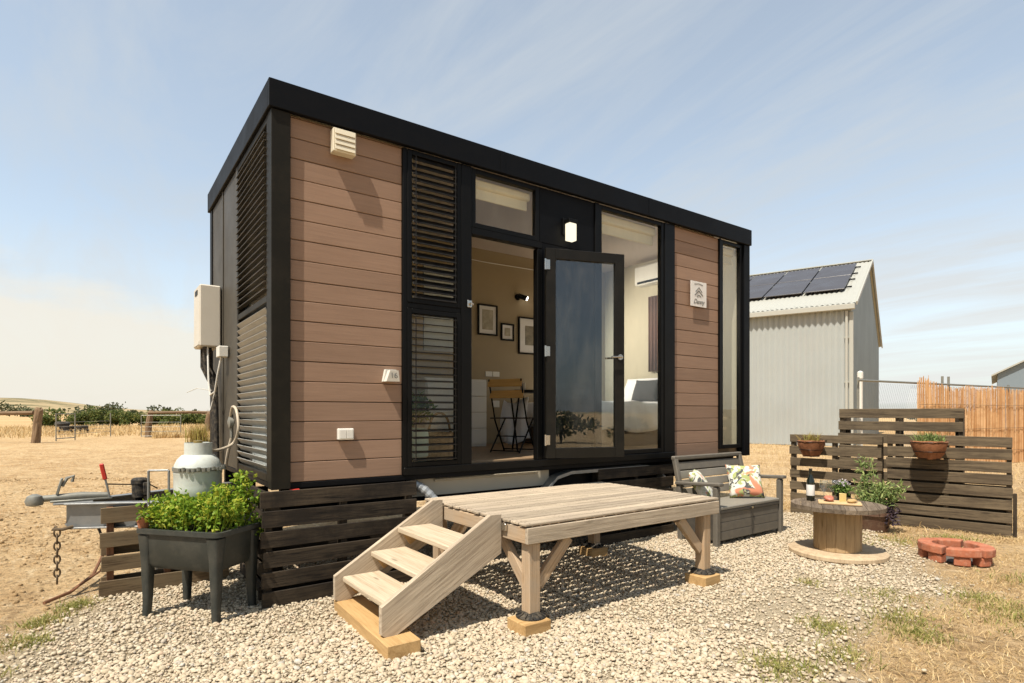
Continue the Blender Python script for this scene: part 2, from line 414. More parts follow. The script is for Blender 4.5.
def text_mesh(name, s, size, mat, M4, parent, ex=.001, shear=0):
    cu = bpy.data.curves.new(name, 'FONT'); cu.body = s; cu.size = size; cu.extrude = ex; cu.align_x = 'CENTER'; cu.align_y = 'CENTER'; cu.shear = shear
    to = bpy.data.objects.new(name, cu); COL.objects.link(to)
    dg = bpy.context.evaluated_depsgraph_get(); me = bpy.data.meshes.new_from_object(to.evaluated_get(dg))
    bpy.data.objects.remove(to); me.transform(Matrix.Translation(-W.get(parent, Vector((0, 0, 0)))) @ M4)
    me.materials.clear(); me.materials.append(mat)
    o = bpy.data.objects.new(name, me); COL.objects.link(o); o.parent = parent; W[o] = W.get(parent, Vector((0, 0, 0)))
    return o

# ------------------------------------------------------------------ camera, sky, sun
cam = bpy.data.cameras.new('camera'); co = bpy.data.objects.new('camera', cam); COL.objects.link(co); SC.camera = co
CAMP = np.array([-.976, -4.223, 1.35])
co.location = CAMP; co.rotation_euler = (R(90), 0, -math.atan2(.5828, .8127))
cam.lens = 583/1024*36; cam.sensor_width = 36; cam.shift_y = 71.5/1024; cam.clip_start = .05; cam.clip_end = 8000

SUND = Vector((-.53, -.19, 1.)).normalized()
sl = bpy.data.lights.new('sun', 'SUN'); sl.energy = 5.0; sl.angle = R(.53); sl.color = (1, .915, .79)
so = bpy.data.objects.new('sun', sl); COL.objects.link(so); so.rotation_euler = SUND.to_track_quat('Z', 'Y').to_euler(); so.location = (-6, -5, 12)
wd = bpy.data.worlds.new('World'); SC.world = wd; wd.use_nodes = True; t = wd.node_tree; t.nodes.clear()
class WN(NT):
    def __init__(s): s.t = t
k = WN()
sky = k.n('ShaderNodeTexSky', sky_type='NISHITA'); sky.sun_disc = False; sky.sun_elevation = math.asin(SUND.z); sky.sun_rotation = math.atan2(SUND.x, SUND.y)
sky.air_density = 1.0; sky.dust_density = 1.6; sky.ozone_density = .5; sky.altitude = 50
gen = k.n('ShaderNodeTexCoord').outputs['Generated']
sx = k.n('ShaderNodeSeparateXYZ'); k.l(gen, sx.inputs[0])
zz = k.math('ADD', k.math('MAXIMUM', sx.outputs[2], 0.), .12)
cv = k.n('ShaderNodeCombineXYZ'); k.l(k.math('DIVIDE', sx.outputs[0], zz), cv.inputs[0]); k.l(k.math('DIVIDE', sx.outputs[1], zz), cv.inputs[1])
m1 = k.mapping(cv.outputs[0], (1.25, .26, 1), (0, 0, R(4)))
c1 = k.noise(m1, 1.5, 9, .62, .7)
c2 = k.noise(k.mapping(cv.outputs[0], (.8, .8, 1), (0, 0, R(20))), .45, 4, .5)
fwd = k.ramp(k.math('ADD', k.math('MULTIPLY', k.math('ADD', k.math('MULTIPLY', sx.outputs[0], .5828), k.math('MULTIPLY', sx.outputs[1], .8127)), .5), .5), [(.28, 0.), (.66, 1.)])
wsp = k.ramp(k.math('ADD', k.math('MULTIPLY', c1, .62), k.math('MULTIPLY', c2, .38)), [(.44, .26), (.59, 1.)])
wsp = k.math('MULTIPLY', wsp, k.math('MAXIMUM', fwd, .42))
bank = k.math('MULTIPLY', 1., fwd)
band = k.ramp(sx.outputs[2], [(0., 1.), (.09, .85), (.26, .0)])
bn = k.math('ADD', k.math('MULTIPLY', sx.outputs[0], -.75), k.math('MULTIPLY', sx.outputs[1], .35))
xy = k.math('DIVIDE', sx.outputs[0], k.math('MAXIMUM', sx.outputs[1], .05))
thr = k.math('MAXIMUM', k.math('MULTIPLY_ADD', xy, -.20), .035); k.t.nodes[-2].inputs[2].default_value = .185
thr = k.math('ADD', thr, k.math('MULTIPLY', k.math('SUBTRACT', k.noise(k.mapping(gen, (3, 3, 9)), 1.4, 6, .6), .5), .16))
bankm = k.ramp(k.math('SUBTRACT', thr, sx.outputs[2]), [(0., 0.), (.055, 1.)])
bandl = k.math('MAXIMUM', k.math('MULTIPLY', band, .35), bankm)
hsv = k.n('ShaderNodeHueSaturation'); hsv.inputs['Saturation'].default_value = .58; k.l(k.math('MULTIPLY_ADD', fwd, .62), hsv.inputs['Value']); k.t.nodes[-1].inputs[2].default_value = .52
k.l(sky.outputs[0], hsv.inputs['Color'])
tint = k.mix(1., hsv.outputs[0], (.86, .95, .975), 'MULTIPLY')
ccol = k.mix(k.ramp(sx.outputs[2], [(.0, 1.), (.3, 0.)]), (3.2, 3.45, 3.65), (4.2, 4.3, 4.3))
skc = k.mix(k.math('MULTIPLY', wsp, .88), tint, ccol)
skc = k.mix(k.math('MULTIPLY', k.math('MULTIPLY', bandl, fwd), .85), skc, (4.65, 4.38, 3.8))
bg = k.n('ShaderNodeBackground'); bg.inputs['Strength'].default_value = .148; k.l(skc, bg.inputs['Color'])
wo = k.n('ShaderNodeOutputWorld'); k.l(bg.outputs[0], wo.inputs['Surface'])
SC.view_settings.view_transform = 'Standard'; SC.view_settings.look = 'None'; SC.view_settings.gamma = 1; SC.view_settings.exposure = .42
SC.cycles.use_denoising = True
SC.cycles.max_bounces = 10; SC.cycles.transparent_max_bounces = 16; SC.cycles.diffuse_bounces = 5
SC.cycles.sample_clamp_indirect = 8; SC.cycles.caustics_reflective = False; SC.cycles.caustics_refractive = False

# ------------------------------------------------------------------ ground
def sm(a, b, x): x = np.clip((x-a)/(b-a), 0, 1); return x*x*(3-2*x)
GPOLY = np.array([(-1.9, -1.3), (-1.42, -.3), (-1.2, .42), (-.98, .95), (-.5, 1.6), (1, 2.2), (5.5, 1.2), (6.55, .1), (6.1, -1.0), (5.75, -1.55), (5.2, -2.0), (4.3, -2.4), (3.0, -2.5), (2.0, -2.62), (1.3, -3.2), (.6, -4.6), (-1.2, -5.2), (-2.6, -3.4)])
def poly_sd(P, poly=GPOLY):
    """signed distance (inside positive)"""
    d = np.full(len(P), 1e9); ins = np.zeros(len(P), bool); n = len(poly)
    for i in range(n):
        a, b = poly[i], poly[(i+1) % n]; e = b-a; w = P-a
        tt = np.clip((w@e)/(e@e), 0, 1); d = np.minimum(d, np.linalg.norm(w-tt[:, None]*e, axis=1))
        c = ((a[1] <= P[:, 1]) & (b[1] > P[:, 1])) | ((b[1] <= P[:, 1]) & (a[1] > P[:, 1]))
        with np.errstate(divide='ignore', invalid='ignore'): xx = a[0]+(P[:, 1]-a[1])/(b[1]-a[1])*e[0]
        ins ^= c & (P[:, 0] < xx)
    return np.where(ins, d, -d)
def nz(x, y, s, o=0): return np.array([mnoise.noise((a*s+o, b*s-o, o*.7)) for a, b in zip(x, y)])
def ground_h(x, y):
    x = np.asarray(x, float); y = np.asarray(y, float); r = np.hypot(x-2, y-1)
    g = poly_sd(np.stack([x, y], 1)); off = sm(0, -.5, g)*0
    h = (.022*nz(x, y, 1.1)+.014*nz(x, y, 3.3, 5))*sm(.1, -.5, g) - .008
    h = np.where(r > 60, h*0-.02, h)
    return h
nr, na = 190, 300
rad = .4*np.power(2600/.4, np.arange(nr)/(nr-1)); an = np.arange(na)*2*math.pi/na
X = (1.5+rad[:, None]*np.cos(an)).ravel(); Y = (-1.0+rad[:, None]*np.sin(an)).ravel(); Z = ground_h(X, Y)
V = np.concatenate([np.stack([X, Y, Z], 1), [[1.5, -1, -.008]]])
i, j = np.meshgrid(np.arange(nr-1), np.arange(na), indexing='ij'); j2 = (j+1) % na
q = np.stack([i*na+j, (i+1)*na+j, (i+1)*na+j2, i*na+j2], -1).reshape(-1, 4)
T = np.concatenate([q[:, [0, 1, 2]], q[:, [0, 2, 3]], np.stack([np.full(na, nr*na), np.arange(na), (np.arange(na)+1) % na], 1)])
def dirt(gravel=False):
    k = NT('dry dirt and straw ground'); tc = k.n('ShaderNodeTexCoord').outputs['Object']
    big = k.noise(tc, .12, 5, .6); mid = k.noise(tc, 1.4, 7, .7, .3); fine = k.noise(tc, 22, 6, .75); st = k.noise(k.mapping(tc, (1.2, .35, 1), (0, 0, R(15))), .8, 6, .65)
    c = k.ramp(mid, [(.3, (.32,.20,.095)), (.48, (.52,.35,.18)), (.66, (.64,.465,.265))])
    c = k.mix(k.ramp(st, [(.42, 0.), (.68, .8)]), c, (.65,.475,.27))
    c = k.mix(k.ramp(big, [(.45, 0.), (.62, .55)]), c, (.46,.31,.165))
    f2 = k.ramp(fine, [(.36, .42), (.48, .95), (.68, 1.15)])
    c = k.mix(1., c, f2, 'MULTIPLY')
    far = k.n('ShaderNodeVectorMath', operation='LENGTH'); k.l(tc, far.inputs[0])
    dd = k.math('DIVIDE', far.outputs['Value'], 1.)
    strawf = k.ramp(k.math('MULTIPLY', dd, 1/120), [(.2, 0.), (.36, 1.)])
    c = k.mix(strawf, c, k.ramp(k.noise(tc, .05, 4), [(.35, (.44,.28,.13)), (.65, (.54,.38,.20))]))
    m2 = k.noise(tc, 6, 5, .7, .4); m3 = k.noise(k.mapping(tc, (9, 3.5, 1), (0, 0, R(25))), 1., 5, .7)
    c = k.mix(k.ramp(m2, [(.52, 0.), (.64, .6)]), c, (.27,.175,.09)); c = k.mix(k.ramp(m3, [(.54, 0.), (.66, .55)]), c, (.74,.60,.39))
    h = k.math('ADD', k.math('MULTIPLY', m2, .6), k.math('MULTIPLY', fine, .5))
    n1 = k.bump(k.noise(tc, 70, 4, .7), .5, .008); n2 = k.bump(h, 1., .09, n1)
    if gravel:
        v = k.n('ShaderNodeTexVoronoi'); v.inputs['Scale'].default_value = 38; k.l(tc, v.inputs['Vector'])
        gc_ = k.mix(k.ramp(v.outputs['Distance'], [(.2, 0.), (.7, 1.)]), (.54,.455,.325), (.45,.37,.255))
        c = k.mix(k.n('ShaderNodeAttribute', attribute_name='gm').outputs['Fac'], c, gc_)
    return k.done(k.bsdf(c, .95, 0, n2, .1))
DIRT = dirt()
g = fast_mesh('ground', V, T, DIRT, smooth=True); g['kind'] = 'structure'

# gravel bed + pebbles
def bed():
    st = .06; xs = np.arange(-3.4, 7.6, st); ys = np.arange(-5.6, 2.8, st); gx_, gy_ = np.meshgrid(xs, ys, indexing='ij')
    P = np.stack([gx_.ravel(), gy_.ravel()], 1); sd = poly_sd(P)+.30*nz(P[:, 0], P[:, 1], 1.3)+.14*nz(P[:, 0], P[:, 1], 5, 3)
    m = sm(-.42, .22, sd); z = .002*m+(1-m)*(ground_h(P[:, 0], P[:, 1])+.003)
    nx, ny = len(xs), len(ys); i, j = np.meshgrid(np.arange(nx-1), np.arange(ny-1), indexing='ij'); a = (i*ny+j).ravel()
    q = np.stack([a, a+ny, a+ny+1, a+1], 1); q = q[(m[q].max(1) > .0)]
    used = np.unique(q); mp = np.full(len(P), -1); mp[used] = np.arange(len(used)); q = mp[q]
    o = fast_mesh('gravel_bed', np.column_stack([P, z])[used], q, dirt(True), smooth=True); o['kind'] = 'structure'
    at = o.data.attributes.new('gm', 'FLOAT', 'POINT'); at.data.foreach_set('value', m[used].astype(np.float32))
bed()

def ico(sub):
    bm = bmesh.new(); bmesh.ops.create_icosphere(bm, subdivisions=sub, radius=1)
    v = np.array([q.co for q in bm.verts]); f = np.array([[q.index for q in p.verts] for p in bm.faces]); bm.free(); return v, f
def pebmat():
    k = NT('pale river gravel'); g = k.n('ShaderNodeNewGeometry').outputs['Random Per Island']
    c = k.ramp(g, [(0., (.36,.29,.20)), (.12, (.46,.38,.265)), (.35, (.46,.385,.28)), (.62, (.51,.435,.32)), (.82, (.575,.50,.38)), (.92, (.56,.41,.29)), (.96, (.38,.35,.30)), (1., (.54,.50,.43))])
    tc = k.n('ShaderNodeTexCoord').outputs['Object']
    n = k.noise(tc, 90, 4); c = k.mix(k.ramp(n, [(.4, 0.), (.7, .35)]), c, (.42,.34,.23))
    return k.done(k.bsdf(c, .8, 0, k.bump(n, .25, .003), .25))
PEB = pebmat()
shapes = {}
for sub in (1, 2):
    v, f = ico(sub); L = []
    for q in range(14):
        s = np.array([1, rng.uniform(.6, .95), rng.uniform(.4, .72)])
        d = 1+.34*np.array([mnoise.noise((p[0]*1.3+q*9, p[1]*1.3, p[2]*1.3)) for p in v])+.16*np.array([mnoise.noise((p[0]*3+q*5, p[1]*3, p[2]*3)) for p in v])
        L.append(v*d[:, None]*s)
    shapes[sub] = (L, f)
def scatter_pebbles(name, P, S, sub, label):
    L, f = shapes[sub]; n = len(P); VV = []; FF = []; off = 0
    for q in range(14):
        idx = np.arange(q, n, 14); m = len(idx)
        if not m: continue
        a = rng.uniform(0, 6.283, m); ca, sa = np.cos(a), np.sin(a); t1 = rng.normal(0, .35, m); ct, st = np.cos(t1), np.sin(t1)
        v = L[q][None]*S[idx][:, None, None]
        x, y, z = v[..., 0], v[..., 1], v[..., 2]
        y, z = y*ct[:, None]-z*st[:, None], y*st[:, None]+z*ct[:, None]
        x, y = x*ca[:, None]-y*sa[:, None], x*sa[:, None]+y*ca[:, None]
        v = np.stack([x, y, z], -1)+P[idx][:, None, :]; k_ = v.shape[1]
        VV.append(v.reshape(-1, 3)); FF.append((f[None]+(off+np.arange(m)*k_)[:, None, None]).reshape(-1, 3)); off += m*k_
    o = fast_mesh(name, np.concatenate(VV), np.concatenate(FF), PEB, smooth=True); tag(o, label, None, kind='stuff'); return o
def gravel_points(n, lo, hi):
    P = np.stack([rng.uniform(-2.8, 7, n), rng.uniform(-5.2, 2.2, n)], 1)
    sd = poly_sd(P)+.30*nz(P[:, 0], P[:, 1], 1.3)+.14*nz(P[:, 0], P[:, 1], 5, 3)
    pr = np.clip(.46+sd*1.1, 0, 1)**1.6; pr = np.maximum(pr, .035*np.exp(np.minimum(sd, 0)/.5)*(P[:, 0] > 1.5)); keep = rng.uniform(0, 1, n) < pr
    d = np.hypot(P[:, 0]-CAMP[0], P[:, 1]-CAMP[1]); keep &= (d >= lo) & (d < hi) & (d > 1.4)
    th = (P[:, 0]-CAMP[0])*.5828+(P[:, 1]-CAMP[1])*.8127; keep &= th > -1.0
    # sandy worn patch in front of the spool table
    w = np.exp(-((P[:, 0]-3.0)**2/.8+(P[:, 1]+2.0)**2/.10)); keep &= rng.uniform(0, 1, n) > .75*w
    return P[keep], sd[keep]
P, sd = gravel_points(400000, 0, 3.8); S = np.clip(rng.lognormal(math.log(.0088), .40, len(P)), .005, .024)*np.where(sd < -.12, .6, 1.)
scatter_pebbles('gravel', np.column_stack([P, .002+S*.14+rng.uniform(0, .011, len(P))]), S, 2, 'pale rounded gravel stones in front of the deck')
P, sd = gravel_points(240000, 3.8, 20); S = np.clip(rng.lognormal(math.log(.0098), .36, len(P)), .005, .023)*np.where(sd < -.12, .6, 1.)
scatter_pebbles('gravel', np.column_stack([P, .002+S*.14+rng.uniform(0, .011, len(P))]), S, 1, 'pale gravel spread under the cabin and around the spool table')

# dry grass: right foreground, left yard, edges, far field
def field(n, x0, x1, y0, y1, dens):
    P = np.stack([rng.uniform(x0, x1, n), rng.uniform(y0, y1, n)], 1); keep = rng.uniform(0, 1, n) < dens(P)
    P = P[keep]; return np.column_stack([P, ground_h(P[:, 0], P[:, 1])-.003])
def dR(P):
    s = poly_sd(P); return np.clip(.35-s*2.2, 0, 1)*np.clip(.45+1.1*nz(P[:, 0], P[:, 1], 1.6), .05, 1)*(P[:, 0] > 1.3)
P = field(190000, 1.3, 9.5, -5.0, .6, dR)
tag(blades('dry_grass', P, STRAW, .032, .004, 1.9, hj=.6), 'short straw coloured grass beside the gravel on the right', None, kind='stuff')
P = field(30000, 6.6, 24, -6, 14, lambda P: np.clip(.5+nz(P[:, 0], P[:, 1], .9), .1, 1)*(poly_sd(P) < -.2))
tag(blades('dry_grass', P, STRAW, .09, .012, .9, hj=.6), 'dry grass behind the pallet screens', None, kind='stuff')
P = field(150000, -9, 1, -1.5, 22, lambda P: np.clip(.12+.9*nz(P[:, 0], P[:, 1], .8), .0, .8)*(poly_sd(P) < -.05)*np.clip(1.2-(P[:, 1]+1)/30, .1, 1))
tag(blades('dry_grass', P, STRAWL, .03, .005, 1.8, hj=.7), 'sparse dead stubble on the bare left yard', None, kind='stuff')
# clods
P = field(50000, -7, 0, -1.5, 12, lambda P: np.clip(.25+1.2*nz(P[:, 0], P[:, 1], 1.2, 4), 0, 1)*(poly_sd(P) < .02))
def clods(name, P, mat):
    L, f = shapes[1]; global PEB; S = np.clip(rng.lognormal(math.log(.010), .5, len(P)), .004, .035)
    keep = PEB; PEB = mat; P[:, 2] += S*.25; o = scatter_pebbles(name, P, S, 1, 'loose dirt clods on the bare yard'); PEB = keep; return o
clods('dirt_clods', P, DIRT)
P = field(9000, 1.5, 8, -5, -1, lambda P: np.clip(.3+nz(P[:, 0], P[:, 1], 1.2, 4), 0, 1)*(poly_sd(P) < -.02))
clods('dirt_clods', P, DIRT)
tuf = [(1.98,-2.56,.20,260),(2.41,-2.65,.16,130),(2.75,-2.4,.15,200),(3.32,-2.6,.2,160),(3.1,-2.78,.2,150),(-1.24,.58,.13,170),(-1.3,.2,.13,150),(-1.08,.86,.12,170),(-1.45,-.25,.12,90),(3.6,-1.85,.1,60),(5.5,-1.25,.3,230),(5.9,-1.6,.3,170),(6.5,-1.9,.25,160),(4.25,-2.75,.2,120),(3.75,-2.35,.25,130),(5.1,-2.9,.3,140),(6.2,-.9,.2,160),(4.0,-3.0,.3,200)]
P = []
for x, y, r, n in tuf:
    q = rng.normal(0, r*.5, (int(n*2.4), 2))+(x, y); P.append(np.column_stack([q, ground_h(q[:, 0], q[:, 1])]))
tag(blades('grass_tufts', np.concatenate(P), GREENG, .045, .006, 1.1, hj=.6), 'small green and yellow tufts at the gravel edges', None, kind='stuff')
# field of tall dry grass near the far left fence and hedge
P = np.concatenate([np.column_stack([rng.uniform(-14, 18, 9000), rng.uniform(36, 64, 9000), np.zeros(9000)]), np.column_stack([rng.uniform(1.6, 9, 7000), rng.uniform(32, 36, 7000), np.zeros(7000)])])
tag(blades('tall_dry_grass', P, STRAW, .30, .05, .5, hj=.5), 'tall dry grass standing along the far fence line', None, kind='stuff')

# hills
def hills():
    n = 240; V = []; rr = [900, 1000, 1150, 1400, 1800, 2300]
    for r_, hh in zip(rr, (0, .45, .75, 1., .9, 0)):
        for i in range(n):
            a = 2*math.pi*i/n; base = 8+10*mnoise.noise((math.cos(a)*2.5, math.sin(a)*2.5, .3))+5*mnoise.noise((math.cos(a)*9, math.sin(a)*9, 2))
            d = (a-R(97)+math.pi) % (2*math.pi)-math.pi
            base = max(2.5, base*.55)+26*math.exp(-(d/.14)**2)
            V.append((r_*math.cos(a), r_*math.sin(a), base*hh*(r_/1400)-1.2))
    F = [(k_*n+i, k_*n+(i+1) % n, (k_+1)*n+(i+1) % n, (k_+1)*n+i) for k_ in range(5) for i in range(n)]
    k = NT('dry hills'); tc = k.n('ShaderNodeTexCoord').outputs['Object']
    c = k.ramp(k.noise(tc, .012, 6, .7), [(.40, (.12,.115,.06)), (.5, (.33,.255,.145)), (.65, (.40,.32,.19))])
    mb = MB(); mb.add(V, F); o = mb.build('hills', k.done(k.bsdf(c, .95, 0, None, .1)), smooth='all'); o['kind'] = 'structure'
hills()

# ------------------------------------------------------------------ the tiny house
H = thing('tiny_house', 'black framed tiny house on a trailer with brown board cladding and open glass door', 'tiny house', (2.9, 1.3, 0), world=True)
def boxp(name, mat, c, s, parent=H, bev=.004):
    mb = MB(); mb.box(c, s, None, bev); return mb.build(name, mat, parent)
def box2(mb, a, b, bev=.004):
    mb.box([(p+q)/2 for p, q in zip(a, b)], [abs(q-p) for p, q in zip(a, b)], None, bev)
XR, YB = 5.785, 2.66
mb = MB()                                      # roof: fascia ring and sheet
box2(mb, (0, 0, 3.465), (XR, .045, 3.66)); box2(mb, (0, .047, 3.468), (.045, YB-.047, 3.659)); box2(mb, (XR-.045, .047, 3.468), (XR, YB-.047, 3.659)); box2(mb, (0, YB-.045, 3.465), (XR, YB, 3.66))
box2(mb, (.047, .047, 3.60), (XR-.047, YB-.047, 3.63))
ro = mb.build('roof', BLACK, H)
for x in (1.93, 3.86):
    mb = MB(); box2(mb, (x, -.0035, 3.467), (x+.05, -.0005, 3.657), .001); mb.build('joint_strip', BLACK, ro)
boxp('ceiling', CEIL, (2.9, 1.33, 3.585), (5.6, 2.5, .02))
for x0, x1, y0, y1 in ((.02, .15, .02, .12), (XR-.135, XR-.012, .02, .12), (.02, .12, YB-.14, YB-.02), (XR-.12, XR-.012, YB-.14, YB-.02)):
    mb = MB(); box2(mb, (x0, y0, .815), (x1, y1, 3.463)); mb.build('corner_post', BRONZE if x0 < 1 and y0 < 1 else BLACK, H)
# chassis
mb = MB(); box2(mb, (.15, .05, .812), (XR-.135, .13, .853)); box2(mb, (.03, .14, .82), (.10, YB-.15, .86)); box2(mb, (XR-.1, .14, .82), (XR-.02, YB-.15, .86))
box2(mb, (.12, .16, .62), (XR-.15, .23, .808)); box2(mb, (.12, YB-.3, .62), (XR-.15, YB-.23, .808)); box2(mb, (.12, YB-.13, .812), (XR-.15, YB-.05, .853))
for x in np.linspace(.5, 5.3, 8): box2(mb, (x, .235, .70), (x+.06, YB-.305, .805))
mb.build('chassis', BLACK, H)
boxp('floor', FLOORW, (2.9, 1.33, .893), (5.6, 2.38, .07))
mb = MB(); box2(mb, (1.02, .02, .853), (4.32, .10, .915)); mb.build('door_sill', BLACKS, H)
boxp('underfloor_panel', CREAMW, (1.85, .155, .73), (1.5, .006, .145))
mb = MB(); mb.tube([(1.35, .145, .785), (2.45, .145, .785)], .012); mb.build('drain_pipe', CREAMW, H)
# cladding
def cladding(x0, x1):
    mb = MB(); z = .855; i = 0
    while z < 3.46:
        z2 = min(z+.1445, 3.464); box2(mb, (x0, .058+.001*(i % 2), z+.002), (x1, .085, z2-.003), .0035); z = z2; i += 1
    o = mb.build('cladding', CLAD, H); mb = MB(); box2(mb, (x0, .0856, .856), (x1, .10, 3.463)); mb.build('backing', BLACKS, o); return o
cladding(.151, 1.015); cladding(4.335, 5.165)
def framed(name, x0, x1, z0, z1, w=.045, y0=.045, y1=.10, mat=BLACKS, gl=True):
    mb = MB(); box2(mb, (x0, y0, z0), (x0+w, y1, z1)); box2(mb, (x1-w, y0, z0), (x1, y1, z1)); box2(mb, (x0+w, y0+.001, z0), (x1-w, y1, z0+w)); box2(mb, (x0+w, y0+.001, z1-w), (x1-w, y1, z1))
    o = mb.build(name, mat, H)
    if gl:
        mb = MB(); box2(mb, (x0+w-.004, .074, z0+w-.004), (x1-w+.004, .079, z1-w+.004), .001); mb.build('glass', GLASS, o)
    return o
def post(x0, x1, z0=.915, z1=3.463, y0=.035):
    mb = MB(); box2(mb, (x0, y0, z0), (x1, .11, z1)); mb.build('mullion', BLACKS, H)
# louvres
def louvre_front(z0, z1, tilt, n):
    x0, x1 = 1.055, 1.55
    o = framed('louvre_window', x0, x1, z0, z1, .04, .035, .105)
    mb = MB()
    for i in range(n):
        z = z0+.06+(z1-z0-.12)*i/(n-1)
        rm = Matrix.Rotation(R(tilt), 3, 'X'); mb.box((1.302, .045, z), (.40, .058, .006), rm, .002)
    mb.tube([(1.12, .018, z0+.05), (1.12, .018, z1-.05)], .004, 6); mb.tube([(1.485, .018, z0+.05), (1.485, .018, z1-.05)], .004, 6)
    mb.build('louvre_blades', BLADEF, o); return o
louvre_front(2.235, 3.46, 52, 21); louvre_front(.916, 2.19, 12, 21)
mb = MB(); box2(mb, (1.016, .04, .856), (1.054, .10, 3.463)); box2(mb, (1.055, .04, 2.191), (1.55, .10, 2.234)); mb.build('mullion', BLACKS, H)
post(1.552, 1.655); post(3.105, 3.16); post(4.16, 4.333); post(5.167, 5.2)
mb = MB(); box2(mb, (2.375, .04, .915), (2.425, .11, 2.88)); mb.build('door_jamb', BLACKS, H)
mb = MB(); box2(mb, (1.657, .038, 2.885), (2.424, .11, 2.945)); mb.build('door_head', BLACKS, H)
tw = framed('transom_window', 1.657, 2.40, 2.947, 3.46)
mb = MB(); box2(mb, (2.402, .05, 2.947), (3.104, .09, 3.462)); box2(mb, (2.427, .05, .916), (3.104, .09, 2.946)); mb.build('black_panel', BLACK, H)
bw = framed('window', 3.162, 4.158, .916, 3.46); nw = framed('window', 5.202, 5.648, .916, 3.46)
def blind(par, x0, x1, z1=3.415, h=.12):
    mb = MB(); box2(mb, (x0, .125, z1-h*.6), (x1, .20, z1), .015); o = mb.build('roller_blind', BLIND, par)
    mb = MB(); box2(mb, (x0+.01, .15, z1-h-.02), (x1-.03, .158, z1-h*.58)); box2(mb, (x0+.01, .146, z1-h-.04), (x1-.03, .164, z1-h-.015), .006); mb.build('blind_fabric', BLIND, par)
blind(tw, 1.71, 2.36, h=.13); blind(bw, 3.21, 4.12, h=.16); blind(nw, 5.24, 5.60, h=.16)
# open door, hinged on the right jamb
DM = Matrix.Translation((2.428, .005, 0)) @ Matrix.Rotation(math.atan2(-.319, .947), 4, 'Z')
dw = .80; z0, z1, w = .93, 2.875, .095
mb = MB(); mb.m = DM
box2(mb, (0, -.05, z0), (w, 0, z1)); box2(mb, (dw-w, -.05, z0), (dw, 0, z1)); box2(mb, (w, -.049, z0), (dw-w, -.001, z0+w)); box2(mb, (w, -.049, z1-w), (dw-w, -.001, z1))
door = mb.build('door', DOORM, H)
mb = MB(); mb.m = DM; box2(mb, (w-.005, -.028, z0+w-.005), (dw-w+.005, -.022, z1-w+.005), .001); mb.build('glass', DGLASS, door)
for zz_ in (1.10, 1.92, 2.72):
    mb = MB(); mb.m = DM; mb.tube([(-.012, -.055, zz_-.05), (-.012, -.055, zz_+.05)], .011, 10); box2(mb, (-.012, -.056, zz_-.045), (.035, -.051, zz_+.045), .002); mb.build('hinge', STEEL, door, smooth=True)
mb = MB(); mb.m = DM
mb.lathe([(.027, -.062), (.027, -.0515)], (dw-.048, 0, 1.885), 16, 1); mb.tube([(dw-.048, -.06, 1.885), (dw-.048, -.095, 1.885), (dw-.07, -.10, 1.885), (dw-.16, -.10, 1.88)], .009, 8)
mb.build('handle', STEEL, door, smooth=True)
mb = MB(); mb.m = DM; mb.lathe([(.025, .0015), (.025, .010)], (dw-.048, 0, 1.885), 16, 1); mb.tube([(dw-.048, .01, 1.885), (dw-.048, .045, 1.885), (dw-.15, .05, 1.88)], .009, 8); mb.build('handle', STEEL, door, smooth=True)
mb = MB(); box2(mb, (1.60, .012, 2.25), (1.645, .036, 2.31)); mb.tube([(1.62, .012, 2.28), (1.62, -.01, 2.28), (1.64, -.012, 2.27)], .008); mb.build('latch', STEEL, H)
# left end wall (x = 0 side): louvred window + dark panel
mb = MB(); y0, y1, z0, z1 = .122, 1.22, .862, 3.463
box2(mb, (.022, y0, z0), (.08, y0+.045, z1)); box2(mb, (.022, y1-.045, z0), (.08, y1, z1)); box2(mb, (.023, y0+.045, z0), (.08, y1-.045, z0+.06)); box2(mb, (.023, y0+.045, 2.14), (.08, y1-.045, 2.19)); box2(mb, (.023, y0+.045, z1-.05), (.08, y1-.045, z1))
el = mb.build('louvre_window', BRONZE, H)
mb = MB()
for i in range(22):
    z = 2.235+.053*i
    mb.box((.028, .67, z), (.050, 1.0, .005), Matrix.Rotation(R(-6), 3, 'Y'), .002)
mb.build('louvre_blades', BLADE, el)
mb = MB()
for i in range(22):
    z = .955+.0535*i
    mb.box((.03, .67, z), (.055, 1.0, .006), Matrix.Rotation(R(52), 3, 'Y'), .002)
mb.build('louvre_blades', BLADELIT, el)
mb = MB(); box2(mb, (.075, .165, .925), (.08, 1.175, 3.41), .001); mb.build('glass', GLASS, el)
mb = MB(); box2(mb, (.10, .15, .94), (.108, 1.0, 2.15), .001); mb.build('blind_fabric', FABW, el)
mb = MB(); box2(mb, (.03, 1.222, .862), (.075, YB-.142, 3.463)); box2(mb, (.022, 1.222, .862), (.03, 1.27, 3.463), .002); box2(mb, (.022, 1.9, .862), (.03, 1.93, 3.463), .002); mb.build('end_panel', BRONZEP, H)
